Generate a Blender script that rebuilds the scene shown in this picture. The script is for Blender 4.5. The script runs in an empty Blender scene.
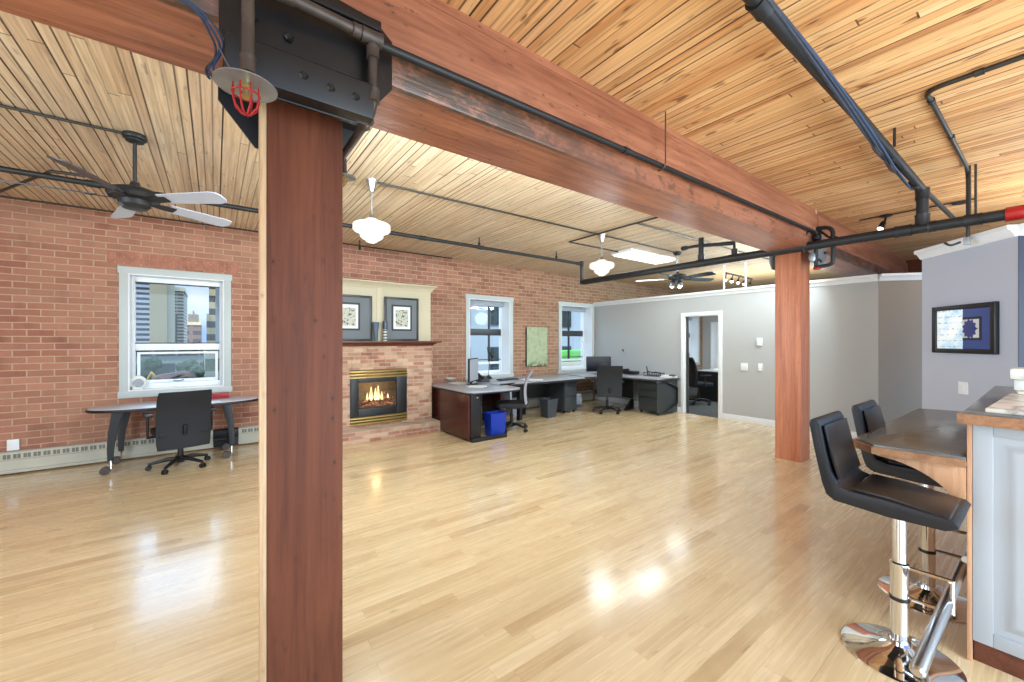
import bpy, bmesh, math, random
from mathutils import Vector, Matrix
random.seed(7)
PI = math.pi
scn = bpy.context.scene
COL = scn.collection

# ---------------------------------------------------------------- camera frame
F = 400.0
YAW = math.atan(297 / 400)
SN, CS = math.sin(YAW), math.cos(YAW)
H = 1.5
def at(u, v, X=None, Y=None, Z=None):
    """world point on a known plane seen at photo position u, v"""
    r = (u - 512) / F
    d = (SN + CS * r, CS - SN * r, (341 - v) / F)
    t = X / d[0] if X is not None else (Y / d[1] if Y is not None else (Z - H) / d[2])
    return Vector((d[0] * t, d[1] * t, H + d[2] * t))

# ---------------------------------------------------------------- materials
def lin(c):
    c = c / 255.0
    return c / 12.92 if c <= .04045 else ((c + .055) / 1.055) ** 2.4
def rgb(r, g, b): return (lin(r), lin(g), lin(b), 1)

class NT:
    def __init__(s, name):
        s.m = bpy.data.materials.new(name); s.m.use_nodes = True
        s.t = s.m.node_tree; s.b = s.t.nodes['Principled BSDF']; s.out = s.t.nodes['Material Output']
    def n(s, typ, **k):
        x = s.t.nodes.new(typ)
        for a, b in k.items(): setattr(x, a, b)
        return x
    def l(s, a, b): s.t.links.new(a, b)
    def set(s, sock, val):
        if hasattr(val, 'is_output') or isinstance(val, bpy.types.NodeSocket): s.l(val, sock)
        else: sock.default_value = val
    def math(s, op, a, b=None, c=None, clamp=False):
        x = s.n('ShaderNodeMath', operation=op, use_clamp=clamp)
        s.set(x.inputs[0], a)
        if b is not None: s.set(x.inputs[1], b)
        if c is not None: s.set(x.inputs[2], c)
        return x.outputs[0]
    def mix(s, fac, a, b, mode='MIX'):
        x = s.n('ShaderNodeMix', data_type='RGBA', blend_type=mode)
        s.set(x.inputs[0], fac); s.set(x.inputs[6], a); s.set(x.inputs[7], b)
        return x.outputs[2]
    def ramp(s, fac, stops, interp='LINEAR'):
        x = s.n('ShaderNodeValToRGB'); s.l(fac, x.inputs[0])
        e = x.color_ramp.elements; x.color_ramp.interpolation = interp
        while len(e) < len(stops): e.new(.5)
        for i, (p, c) in enumerate(stops): e[i].position = p; e[i].color = c
        return x.outputs[0]
    def xyz(s):
        g = s.n('ShaderNodeTexCoord'); q = s.n('ShaderNodeSeparateXYZ'); s.l(g.outputs['Object'], q.inputs[0])
        return q.outputs
    def vec(s, x, y, z):
        q = s.n('ShaderNodeCombineXYZ'); s.set(q.inputs[0], x); s.set(q.inputs[1], y); s.set(q.inputs[2], z)
        return q.outputs[0]
    def noise(s, v, scale=1, detail=3, rough=.5, dist=0):
        x = s.n('ShaderNodeTexNoise'); s.l(v, x.inputs['Vector'])
        x.inputs['Scale'].default_value = scale; x.inputs['Detail'].default_value = detail
        x.inputs['Roughness'].default_value = rough; x.inputs['Distortion'].default_value = dist
        return x.outputs['Fac']
    def bump(s, h, strength=.3, dist=.005):
        x = s.n('ShaderNodeBump'); x.inputs['Strength'].default_value = strength; x.inputs['Distance'].default_value = dist
        s.set(x.inputs['Height'], h); s.l(x.outputs[0], s.b.inputs['Normal'])
    def base(s, v): s.set(s.b.inputs['Base Color'], v)
    def p(s, **k):
        mp = dict(rough='Roughness', metal='Metallic', spec='Specular IOR Level', coat='Coat Weight', crough='Coat Roughness', cior='Coat IOR', alpha='Alpha', es='Emission Strength', ec='Emission Color', ior='IOR', trans='Transmission Weight', sheen='Sheen Weight')
        for a, b in k.items(): s.set(s.b.inputs[mp[a]], b)
        return s

def plain(name, col, rough=.5, metal=0, var=.06, scale=6, bump=0, **k):
    m = NT(name); g = m.n('ShaderNodeTexCoord')
    f = m.noise(g.outputs['Object'], scale, 4)
    lo = tuple(max(0, c * (1 - var)) for c in col[:3]) + (1,); hi = tuple(min(1, c * (1 + var)) for c in col[:3]) + (1,)
    m.base(m.ramp(f, [(.3, lo), (.7, hi)])); m.p(rough=rough, metal=metal, **k)
    if bump: m.bump(m.noise(g.outputs['Object'], scale * 20, 3), bump, .002)
    return m.m

def planks(name, along, w, L, stops, gapcol, gap, grain, rough, knots=0, bumpd=.002, patch=None, spec=.5, coat=0, crough=.1, endgap=.004, groove=1, roughvar=.1, patchcol=None, cior=1.5):
    m = NT(name); X = m.xyz()
    a, c = (X[0], X[1]) if along == 'x' else (X[1], X[0])
    c = m.math('ADD', c, 50.0); cs = m.math('DIVIDE', c, w)
    row = m.math('FLOOR', cs); fc = m.math('FRACT', cs)
    wn = m.n('ShaderNodeTexWhiteNoise', noise_dimensions='1D'); m.l(row, wn.inputs['W'])
    a2 = m.math('DIVIDE', m.math('ADD', m.math('ADD', a, 100.0), m.math('MULTIPLY', wn.outputs['Value'], L * 7.3)), L)
    col = m.math('FLOOR', a2); fa = m.math('FRACT', a2)
    w2 = m.n('ShaderNodeTexWhiteNoise', noise_dimensions='2D'); m.l(m.vec(row, col, 0), w2.inputs['Vector'])
    base = m.ramp(w2.outputs['Value'], stops)
    seed = m.math('MULTIPLY', w2.outputs['Value'], 37.0)
    g = m.noise(m.vec(m.math('MULTIPLY', a, 1.6), m.math('MULTIPLY', c, 45.0), seed), 1, 4, .6, .4)
    lo = m.ramp(g, [(.25, (1 - grain, 1 - grain * 1.15, 1 - grain * 1.3, 1)), (.7, (1, 1, 1, 1))])
    base = m.mix(1, base, lo, 'MULTIPLY')
    if knots:
        kn = m.noise(m.vec(m.math('MULTIPLY', a, 6.0), m.math('MULTIPLY', c, 26.0), seed), 1, 1, .5)
        kk = m.ramp(kn, [(.66 if name != 'maple_floor' else .70, (0, 0, 0, 1)), (.74 if name != 'maple_floor' else .78, (1, 1, 1, 1))])
        base = m.mix(m.math('MULTIPLY', kk, knots), base, rgb(105, 62, 40))
        # long dark stain streaks following some boards
        st = m.noise(m.vec(m.math('MULTIPLY', a, .55 if name != 'maple_floor' else 2.5), m.math('MULTIPLY', c, 22.0 if name != 'maple_floor' else 34.0), 4.0), 1, 2, .5)
        sk = m.ramp(st, [(.60, (0, 0, 0, 1)), (.72, (1, 1, 1, 1))])
        base = m.mix(m.math('MULTIPLY', sk, knots * .6), base, rgb(120, 72, 48))
    if patch:
        pn = m.noise(m.vec(X[0], X[1], 0), patch, 3)
        base = m.mix(m.ramp(pn, [(.45, (0, 0, 0, 1)), (.65, (.55, .55, .55, 1))]), base, patchcol)
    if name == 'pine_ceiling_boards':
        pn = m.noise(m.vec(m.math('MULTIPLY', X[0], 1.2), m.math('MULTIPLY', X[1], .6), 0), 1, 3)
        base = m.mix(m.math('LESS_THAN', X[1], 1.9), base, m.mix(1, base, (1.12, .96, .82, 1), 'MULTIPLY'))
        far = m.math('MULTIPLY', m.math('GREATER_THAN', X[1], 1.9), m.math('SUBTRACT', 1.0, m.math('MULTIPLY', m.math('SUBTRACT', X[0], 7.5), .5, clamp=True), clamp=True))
        base = m.mix(m.math('MULTIPLY', far, m.math('ADD', m.math('MULTIPLY', pn, .7), .15)), base, m.mix(1, lo, rgb(236, 226, 206), 'MULTIPLY'))  # board variation plus whitish window gloss painted in beyond the beam
    e1 = m.math('LESS_THAN', fc, gap)
    # some joints are tight, some are open
    w3 = m.n('ShaderNodeTexWhiteNoise', noise_dimensions='1D'); m.l(m.math('ADD', row, 17.3), w3.inputs['W'])
    e1 = m.math('MULTIPLY', e1, m.math('ADD', m.math('MULTIPLY', w3.outputs['Value'], groove), 1 - groove))
    e2 = m.math('MULTIPLY', m.math('LESS_THAN', fa, endgap / L), .8)
    e = m.math('MAXIMUM', e1, e2)
    base = m.mix(e, base, gapcol)
    m.base(base)
    m.p(rough=m.math('ADD', rough, m.math('MULTIPLY', g, roughvar)), spec=spec, coat=coat, crough=crough, cior=cior)
    hgt = m.math('ADD', m.math('SUBTRACT', 1.0, e), m.math('MULTIPLY', w2.outputs['Value'], .25))
    m.bump(hgt, .35, bumpd)
    return m.m

def timber(name, axis, c1, c2, dark, rough=.45, blot=.5, scale=1.0, pale=None):
    m = NT(name); X = m.xyz()
    sc = [9.0, 9.0, 9.0]; sc[axis] = .8
    v = m.vec(*[m.math('MULTIPLY', X[i], sc[i] * scale) for i in range(3)])
    g = m.noise(v, 1, 6, .65, .9)
    base = m.ramp(g, [(.3, c1), (.62, c2)])
    sf = [42.0, 42.0, 42.0]; sf[axis] = 1.6
    f2 = m.noise(m.vec(*[m.math('MULTIPLY', X[i], sf[i] * scale) for i in range(3)]), 1, 3, .6, .5)
    base = m.mix(.7, base, m.ramp(f2, [(.3, (.62, .55, .5, 1)), (.6, (1, 1, 1, 1))]), 'MULTIPLY')
    sk = [11.0, 11.0, 11.0]; sk[axis] = 6.0
    vo = m.n('ShaderNodeTexVoronoi'); m.l(m.vec(*[m.math('MULTIPLY', X[i], sk[i]*.5) for i in range(3)]), vo.inputs['Vector'])
    sv = m.n('ShaderNodeSeparateColor'); m.l(vo.outputs['Color'], sv.inputs[0])
    kn = m.math('MULTIPLY', m.ramp(m.math('ADD', vo.outputs['Distance'], m.math('MULTIPLY', f2, .06)), [(.10, (.9, .9, .9, 1)), (.16, (0, 0, 0, 1))]), m.math('GREATER_THAN', sv.outputs[0], .72))
    base = m.mix(kn, base, dark)
    halo = m.math('MULTIPLY', m.ramp(vo.outputs['Distance'], [(.16, (.5, .5, .5, 1)), (.34, (0, 0, 0, 1))]), m.math('GREATER_THAN', sv.outputs[0], .72))
    base = m.mix(halo, base, m.mix(.5, base, dark))
    sb = [3.0, 3.0, 3.0]; sb[axis] = 1.3
    b = m.noise(m.vec(*[m.math('MULTIPLY', X[i], sb[i]) for i in range(3)]), 1, 5, .7)
    base = m.mix(m.math('MULTIPLY', m.ramp(b, [(.56, (0, 0, 0, 1)), (.68, (1, 1, 1, 1))]), blot), base, dark)
    if pale:
        b2 = m.noise(m.vec(*[m.math('MULTIPLY', X[i], sb[i] * 1.3) for i in range(3)]), 1.3, 4, .6)
        base = m.mix(m.math('MULTIPLY', m.ramp(b2, [(.55, (0, 0, 0, 1)), (.7, (1, 1, 1, 1))]), .55), base, pale)
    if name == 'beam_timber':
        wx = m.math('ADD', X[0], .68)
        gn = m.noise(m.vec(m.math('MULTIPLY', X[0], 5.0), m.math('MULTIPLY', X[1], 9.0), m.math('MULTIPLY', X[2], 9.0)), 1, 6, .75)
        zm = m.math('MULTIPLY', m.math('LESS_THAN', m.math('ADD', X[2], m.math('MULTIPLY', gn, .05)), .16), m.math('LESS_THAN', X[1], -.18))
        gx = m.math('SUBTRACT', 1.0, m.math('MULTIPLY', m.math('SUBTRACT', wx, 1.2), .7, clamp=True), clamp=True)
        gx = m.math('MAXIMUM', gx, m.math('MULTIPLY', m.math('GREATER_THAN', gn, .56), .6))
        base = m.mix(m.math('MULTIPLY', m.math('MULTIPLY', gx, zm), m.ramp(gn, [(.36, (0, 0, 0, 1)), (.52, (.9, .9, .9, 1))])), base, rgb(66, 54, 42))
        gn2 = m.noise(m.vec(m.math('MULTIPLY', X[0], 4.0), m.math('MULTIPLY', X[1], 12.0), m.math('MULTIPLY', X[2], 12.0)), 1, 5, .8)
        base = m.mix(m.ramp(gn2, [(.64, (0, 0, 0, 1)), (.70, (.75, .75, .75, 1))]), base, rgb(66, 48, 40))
    m.base(base); m.p(rough=rough); m.bump(m.math('ADD', g, m.math('MULTIPLY', f2, .6)), .6, .006)
    return m.m

def brick(name, cA, cB, mort, bw=.215, rh=.078, ms=.007, tint=None, stain=.35, rough=.85, vary=.5):
    m = NT(name); X = m.xyz()
    v = m.vec(m.math('ADD', X[0], X[1]), X[2], 0)
    wob = m.noise(v, 5, 2); v2 = m.vec(m.math('ADD', X[0], X[1]), m.math('ADD', X[2], m.math('MULTIPLY', wob, .012)), 0)
    b = m.n('ShaderNodeTexBrick'); m.l(v2, b.inputs['Vector'])
    b.inputs['Scale'].default_value = 1; b.inputs['Brick Width'].default_value = bw; b.inputs['Row Height'].default_value = rh
    b.inputs['Mortar Size'].default_value = ms; b.inputs['Mortar Smooth'].default_value = .3; b.inputs['Bias'].default_value = 0
    b.inputs['Color1'].default_value = cA; b.inputs['Color2'].default_value = cB; b.inputs['Mortar'].default_value = mort
    base = b.outputs['Color']
    # brick by brick variation
    rowf = m.math('FLOOR', m.math('DIVIDE', X[2], rh))
    n1 = m.noise(m.vec(m.math('MULTIPLY', m.math('ADD', X[0], X[1]), 4.3), m.math('MULTIPLY', rowf, 3.71), 0), 1, 2)
    base = m.mix(vary, base, m.ramp(n1, [(.3, (.55, .5, .5, 1)), (.5, (1, 1, 1, 1)), (.7, (1.0, 1.0, 1.0, 1))]), 'MULTIPLY')
    n2 = m.noise(v, .9, 4)
    base = m.mix(m.math('MULTIPLY', m.ramp(n2, [(.42, (0, 0, 0, 1)), (.62, (1, 1, 1, 1))]), stain), base, tint or mort)
    n3 = m.noise(v, 60, 3)
    base = m.mix(.25, base, m.ramp(n3, [(.3, (.6, .6, .6, 1)), (.6, (1, 1, 1, 1))]), 'MULTIPLY')
    if name == 'aged_brick':
        # tan, less red towards the far end of the wall
        tx = m.math('MULTIPLY', m.math('SUBTRACT', X[0], 2.2), .16, clamp=True)
        base = m.mix(m.math('MULTIPLY', tx, 1.0), base, m.mix(1, base, (.76, .95, .88, 1), 'MULTIPLY'))
    m.base(base); m.p(rough=rough, spec=.3)
    m.bump(m.math('ADD', m.math('SUBTRACT', 1.0, b.outputs['Fac']), m.math('MULTIPLY', n3, .25)), .6, .008)
    return m.m

def stripes(name, axis, period, duty, cA, cB, rough=.6, axis2=None, period2=1, duty2=.5, cC=None, es=0):
    m = NT(name); X = m.xyz()
    fr = m.math('FRACT', m.math('DIVIDE', m.math('ADD', X[axis], 500.0), period))
    k = m.math('LESS_THAN', fr, duty)
    if axis2 is not None:
        src = X[axis2] if axis2 < 3 else m.math('ADD', X[0], X[1])
        f2 = m.math('FRACT', m.math('DIVIDE', m.math('ADD', src, 500.0), period2))
        k = m.math('MULTIPLY', k, m.math('LESS_THAN', f2, duty2))
    n = m.noise(m.vec(X[0], X[1], X[2]), .5, 3)
    base = m.mix(k, cA, cB); base = m.mix(.3, base, m.ramp(n, [(.3, (.6, .6, .6, 1)), (.7, (1, 1, 1, 1))]), 'MULTIPLY')
    m.base(base); m.p(rough=rough)
    return m.m

def emit(name, col, s):
    m = NT(name); g = m.n('ShaderNodeTexCoord'); n = m.noise(g.outputs['Object'], 8, 2)
    m.base((.25, .25, .25, 1)); m.set(m.b.inputs['Emission Color'], m.ramp(n, [(0, tuple(c * .93 for c in col[:3]) + (1,)), (1, col)])); m.p(es=s, rough=.3)
    return m.m

def glass_mat(name, tint=(1, 1, 1, 1), refl=.08):
    m = NT(name); t = m.n('ShaderNodeBsdfTransparent'); t.inputs[0].default_value = tint
    gl = m.n('ShaderNodeBsdfGlossy'); gl.inputs['Roughness'].default_value = .03
    lw = m.n('ShaderNodeLayerWeight'); lw.inputs[0].default_value = .25
    mx = m.n('ShaderNodeMixShader'); m.l(m.math('ADD', m.math('MULTIPLY', lw.outputs['Fresnel'], .6), refl * .3), mx.inputs[0])
    m.l(t.outputs[0], mx.inputs[1]); m.l(gl.outputs[0], mx.inputs[2]); m.l(mx.outputs[0], m.out.inputs['Surface'])
    return m.m

M = {}
M['floor'] = planks('maple_floor', 'x', .083, .92,
    [(0, rgb(190, 160, 118)), (.14, rgb(210, 182, 140)), (.6, rgb(222, 197, 155)), (.86, rgb(212, 186, 142)), (1, rgb(230, 206, 168))],
    rgb(176, 146, 108), .03, .17, .22, bumpd=.0006, spec=.5, coat=.6, crough=.13, groove=.9, endgap=.002, cior=1.6, patch=2.2, patchcol=rgb(206, 180, 140), knots=.35)
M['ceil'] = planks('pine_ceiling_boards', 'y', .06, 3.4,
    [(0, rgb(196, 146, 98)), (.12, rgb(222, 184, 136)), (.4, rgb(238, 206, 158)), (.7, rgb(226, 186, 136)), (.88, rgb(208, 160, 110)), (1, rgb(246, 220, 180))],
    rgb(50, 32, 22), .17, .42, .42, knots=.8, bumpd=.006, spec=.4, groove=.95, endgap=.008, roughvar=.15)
M['brick'] = brick('aged_brick', rgb(158, 104, 86), rgb(184, 130, 108), rgb(192, 164, 140), tint=rgb(178, 142, 118), stain=.35)
M['brick_fp'] = brick('fireplace_brick', rgb(152, 92, 74), rgb(200, 166, 138), rgb(176, 160, 140), bw=.19, rh=.058, tint=rgb(205, 172, 148), stain=.3, vary=.7)
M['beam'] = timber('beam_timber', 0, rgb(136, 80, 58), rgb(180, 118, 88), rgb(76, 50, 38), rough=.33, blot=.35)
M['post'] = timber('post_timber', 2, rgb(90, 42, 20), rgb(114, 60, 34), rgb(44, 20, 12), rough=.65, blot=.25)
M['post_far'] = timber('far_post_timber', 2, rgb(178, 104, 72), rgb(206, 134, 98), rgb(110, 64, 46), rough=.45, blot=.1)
M['tan_wood'] = timber('tan_board', 2, rgb(198, 160, 120), rgb(222, 190, 150), rgb(160, 120, 84), blot=.1)
M['graywall'] = plain('grey_paint', rgb(176, 178, 178), .6, var=.015, scale=1)
M['bluewall'] = plain('blue_grey_paint', rgb(184, 190, 204), .6, var=.015, scale=1)
M['darkwall'] = plain('dark_grey_paint', rgb(146, 136, 122), .6, var=.02, scale=1)  # one even grey, darker than the partition
M['white'] = plain('white_trim_paint', rgb(232, 235, 238), .35, var=.01)
M['offwhite'] = plain('cream_paint', rgb(190, 180, 154), .5, var=.02)
M['trimgrey'] = plain('pale_window_casing_paint', rgb(186, 194, 194), .45, var=.015)
M['heater'] = plain('cream_metal', rgb(186, 184, 170), .45, var=.03)
M['heater_slot'] = plain('dark_slot', rgb(120, 116, 108), .8)
M['black'] = plain('black_steel', rgb(17, 17, 19), .4, var=.15, scale=10, bump=.15)
M['blackpipe'] = plain('black_pipe', rgb(25, 27, 30), .5, var=.2, scale=8)
M['oldpipe'] = plain('weathered_iron_pipe', rgb(78, 68, 62), .45, .3, var=.25, scale=14)
M['conduit'] = plain('dark_conduit', rgb(56, 54, 50), .4, .3, var=.15)
M['chrome'] = plain('chrome', rgb(225, 228, 232), .06, 1, var=.01)
M['steel'] = plain('brushed_steel', rgb(190, 192, 196), .28, 1, var=.05)
M['galv'] = plain('galvanised_steel', rgb(150, 156, 162), .38, .6, var=.1, scale=20)
M['blackplastic'] = plain('black_plastic', rgb(20, 20, 23), .45, var=.1)
M['mesh'] = plain('black_mesh_fabric', rgb(24, 25, 30), .75, var=.2, scale=90, bump=.3)
M['greymesh'] = plain('grey_mesh_fabric', rgb(150, 152, 160), .7, var=.15, scale=90)
M['leather'] = plain('black_leather', rgb(22, 22, 24), .3, var=.15, scale=30, bump=.12)
M['leather_side'] = plain('black_leather_side', rgb(16, 19, 28), .4, var=.15, scale=30, bump=.1)
M['darkgrey'] = plain('dark_grey_laminate', rgb(52, 57, 59), .4, var=.04)
M['desktop'] = plain('grey_desktop_laminate', rgb(152, 156, 164), .22, var=.03, scale=20)
M['whitetop'] = plain('pale_desktop_laminate', rgb(188, 190, 200), .18, var=.03)
M['mahogany'] = timber('mahogany_panel', 2, rgb(58, 22, 20), rgb(74, 30, 26), rgb(70, 32, 28), rough=.25, blot=.1)
M['mantel'] = timber('mantel_wood', 0, rgb(84, 42, 28), rgb(112, 60, 42), rgb(84, 44, 30), rough=.3, blot=.1)
M['blue'] = plain('blue_plastic', rgb(14, 48, 150), .35, var=.04)
M['bingrey'] = plain('grey_plastic', rgb(56, 60, 66), .5, var=.05)
M['brass'] = plain('antique_brass', rgb(196, 172, 112), .28, .85, var=.1)
M['red'] = plain('red_card', rgb(150, 14, 22), .45, var=.04)
M['redpaint'] = plain('red_painted_metal', rgb(160, 24, 22), .4, var=.08)
M['yellow'] = plain('yellow_paint', rgb(150, 112, 8), .5)
M['glass'] = glass_mat('window_glass')
M['fireglass'] = glass_mat('fireplace_glass', (.8, .8, .78, 1), .2)
M['screen'] = plain('dark_screen', rgb(24, 26, 32), .2, var=.1)
M['silver'] = plain('silver_plastic', rgb(160, 166, 176), .4, var=.02)
M['paper'] = plain('white_paper', rgb(214, 216, 218), .7, var=.03, scale=30)
M['ceramic'] = plain('white_ceramic', rgb(222, 222, 214), .2, var=.04, scale=12)
M['blade'] = plain('pale_fan_blade', rgb(186, 192, 208), .35, var=.05)
M['bladedark'] = plain('dark_fan_blade', rgb(56, 58, 64), .35, var=.1)
M['teal'] = plain('dark_teal_blade', rgb(30, 50, 58), .35, var=.1)
M['lampglass'] = emit('lit_opal_glass', rgb(255, 250, 232), .42)
M['fluor'] = emit('fluorescent_diffuser', (1, 1, .98, 1), 1.6)
M['bulb'] = emit('glowing_bulb', (1, .97, .9, 1), 5)
M['cable_blue'] = plain('blue_cable', rgb(40, 62, 92), .5)
M['cable_black'] = plain('dark_cable', rgb(44, 52, 66), .45, var=.3, scale=30)
M['counter'] = plain('grey_slate_laminate', rgb(104, 108, 108), .2, var=.12, scale=7)
M['woodedge'] = timber('oak_edge', 0, rgb(148, 104, 72), rgb(172, 126, 92), rgb(120, 80, 54), rough=.4, blot=.1)
M['maplepanel'] = timber('maple_panel', 2, rgb(206, 154, 116), rgb(222, 172, 134), rgb(190, 134, 98), rough=.4, blot=.05)
M['cabwhite'] = plain('white_cabinet_paint', rgb(166, 170, 176), .35, var=.01)
M['carpet'] = plain('dark_carpet', rgb(50, 53, 55), .95, var=.35, scale=12, bump=.6)
M['asphalt'] = plain('pale_ground', rgb(132, 126, 106), .9, var=.3, scale=.12)
M['leaf'] = plain('green_leaves', rgb(34, 50, 26), .8, var=.5, scale=2)
M['lime'] = plain('bright_green_leaves', rgb(92, 168, 66), .7, var=.3, scale=2)
M['rubble'] = plain('brown_rubble', rgb(84, 62, 50), .9, var=.5, scale=.6)

# canvas with soft green mottling
m = NT('green_mottled_canvas'); X = m.xyz(); v = m.vec(X[0], X[1], X[2])
n = m.noise(v, 9, 6, .7, .6); base = m.ramp(n, [(.3, rgb(132, 148, 116)), (.5, rgb(164, 174, 142)), (.75, rgb(178, 190, 150))])
lo = m.math('SUBTRACT', .13, X[2]); base = m.mix(m.math('MULTIPLY', m.ramp(m.noise(v, 14, 4), [(.45, (0, 0, 0, 1)), (.55, (1, 1, 1, 1))]), m.math('MULTIPLY', lo, 9.0, clamp=True)), base, rgb(92, 116, 72))
m.base(base); m.p(rough=.85); M['canvas'] = m.m

def art(name, cb, cd, sc, thr=.5):
    m = NT(name); X = m.xyz(); v = m.vec(X[0], X[1], X[2])
    n = m.noise(v, sc, 4, .6, .8)
    m.base(m.ramp(n, [(thr, cb), (thr + .05, cd)], 'LINEAR')); m.p(rough=.5); return m.m
M['print'] = art('ink_print', rgb(176, 176, 160), rgb(40, 42, 40), 22, .52)
M['mat_grey'] = plain('grey_picture_mat', rgb(98, 104, 108), .6, var=.03)
M['mat_dark'] = plain('dark_picture_mat', rgb(44, 46, 50), .6)
M['frame_dark'] = plain('dark_picture_frame', rgb(34, 30, 28), .35, var=.15)
M['mat_blue'] = plain('blue_picture_mat', rgb(58, 80, 146), .35, var=.04)
M['bluebloom'] = plain('blue_ink', rgb(52, 64, 128), .5, var=.15, scale=50)
m = NT('pale_glass_reflection'); X = m.xyz(); v = m.vec(X[0], X[1], X[2])
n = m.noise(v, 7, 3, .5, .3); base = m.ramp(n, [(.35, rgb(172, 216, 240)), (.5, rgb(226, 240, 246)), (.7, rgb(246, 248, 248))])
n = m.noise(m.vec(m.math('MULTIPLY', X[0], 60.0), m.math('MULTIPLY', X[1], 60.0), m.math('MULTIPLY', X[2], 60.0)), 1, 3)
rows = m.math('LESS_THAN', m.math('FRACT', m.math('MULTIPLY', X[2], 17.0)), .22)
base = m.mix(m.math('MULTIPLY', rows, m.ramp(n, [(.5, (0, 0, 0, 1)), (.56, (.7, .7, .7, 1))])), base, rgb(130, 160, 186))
m.base(base); m.p(rough=.2); m.set(m.b.inputs['Emission Color'], base); m.p(es=.16); M['reflection'] = m.m  # window reflection in the picture glass, put into colour and a slight glow

# ---------------------------------------------------------------- mesh builder
class B:
    def __init__(s): s.v = []; s.f = []
    def box(s, x0, x1, y0, y1, z0, z1):
        if x0 > x1: x0, x1 = x1, x0
        if y0 > y1: y0, y1 = y1, y0
        if z0 > z1: z0, z1 = z1, z0
        n = len(s.v)
        s.v += [(x0, y0, z0), (x1, y0, z0), (x1, y1, z0), (x0, y1, z0), (x0, y0, z1), (x1, y0, z1), (x1, y1, z1), (x0, y1, z1)]
        s.f += [tuple(n + i for i in q) for q in ((3, 2, 1, 0), (4, 5, 6, 7), (0, 1, 5, 4), (1, 2, 6, 5), (2, 3, 7, 6), (3, 0, 4, 7))]
        return s
    def obox(s, c, sx, sy, sz, rz=0, rx=0, ry=0):
        m = Matrix.Translation(Vector(c)) @ Matrix.Rotation(rz, 4, 'Z') @ Matrix.Rotation(ry, 4, 'Y') @ Matrix.Rotation(rx, 4, 'X')
        k = len(s.v); s.box(-sx / 2, sx / 2, -sy / 2, sy / 2, -sz / 2, sz / 2)
        for i in range(k, len(s.v)): s.v[i] = tuple(m @ Vector(s.v[i]))
        return s
    def prism(s, pts, a0, a1, axis='z'):
        """pts polygon in the plane perpendicular to axis (x: (y,z); y: (x,z); z: (x,y))"""
        def mk(p, a):
            return {'z': (p[0], p[1], a), 'y': (p[0], a, p[1]), 'x': (a, p[0], p[1])}[axis]
        n = len(s.v); k = len(pts)
        s.v += [mk(p, a0) for p in pts] + [mk(p, a1) for p in pts]
        s.f += [tuple(n + i for i in range(k))[::-1], tuple(n + k + i for i in range(k))]
        s.f += [(n + i, n + (i + 1) % k, n + k + (i + 1) % k, n + k + i) for i in range(k)]
        return s
    def tube(s, pts, r, seg=10, cap=True, radii=None):
        P = [Vector(p) for p in pts]; n0 = len(s.v); N = len(P)
        prev = None
        for i, p in enumerate(P):
            d = (P[min(i + 1, N - 1)] - P[max(i - 1, 0)]).normalized()
            if prev is None:
                ref = Vector((0, 0, 1)) if abs(d.z) < .9 else Vector((1, 0, 0))
                a = d.cross(ref).normalized()
            else:
                a = prev - d * prev.dot(d)
                a = a.normalized() if a.length > 1e-6 else d.orthogonal().normalized()
            prev = a; b = d.cross(a)
            k = 1
            if 0 < i < N - 1:
                c_ = (P[i + 1] - P[i]).normalized().dot((P[i] - P[i - 1]).normalized()); k = 1 / max(.5, math.sqrt((1 + c_) / 2))
            rr = (radii[i] if radii else r) * k
            for j in range(seg):
                t = 2 * PI * j / seg; s.v.append(tuple(p + a * math.cos(t) * rr + b * math.sin(t) * rr))
        for i in range(N - 1):
            for j in range(seg):
                q = n0 + i * seg; s.f.append((q + j, q + (j + 1) % seg, q + seg + (j + 1) % seg, q + seg + j))
        if cap:
            s.f.append(tuple(n0 + j for j in range(seg))[::-1]); s.f.append(tuple(n0 + (N - 1) * seg + j for j in range(seg)))
        return s
    def lathe(s, prof, c=(0, 0, 0), seg=32, closed=False):
        n0 = len(s.v); K = len(prof)
        for (r, z) in prof:
            for j in range(seg):
                t = 2 * PI * j / seg; s.v.append((c[0] + r * math.cos(t), c[1] + r * math.sin(t), c[2] + z))
        for i in range(K - 1 + (1 if closed else 0)):
            a = n0 + i * seg; b2 = n0 + ((i + 1) % K) * seg
            for j in range(seg): s.f.append((a + j, a + (j + 1) % seg, b2 + (j + 1) % seg, b2 + j))
        if not closed:
            s.f.append(tuple(n0 + j for j in range(seg))[::-1]); s.f.append(tuple(n0 + (K - 1) * seg + j for j in range(seg)))
        return s
    def loft(s, rings, cap=True):
        n0 = len(s.v); k = len(rings[0])
        for r in rings: s.v += [tuple(p) for p in r]
        for i in range(len(rings) - 1):
            for j in range(k):
                a = n0 + i * k; s.f.append((a + j, a + (j + 1) % k, a + k + (j + 1) % k, a + k + j))
        if cap:
            s.f.append(tuple(n0 + j for j in range(k))[::-1]); s.f.append(tuple(n0 + (len(rings) - 1) * k + j for j in range(k)))
        return s
    def xf(s, mat):
        s.v = [tuple(mat @ Vector(p)) for p in s.v]; return s

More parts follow.
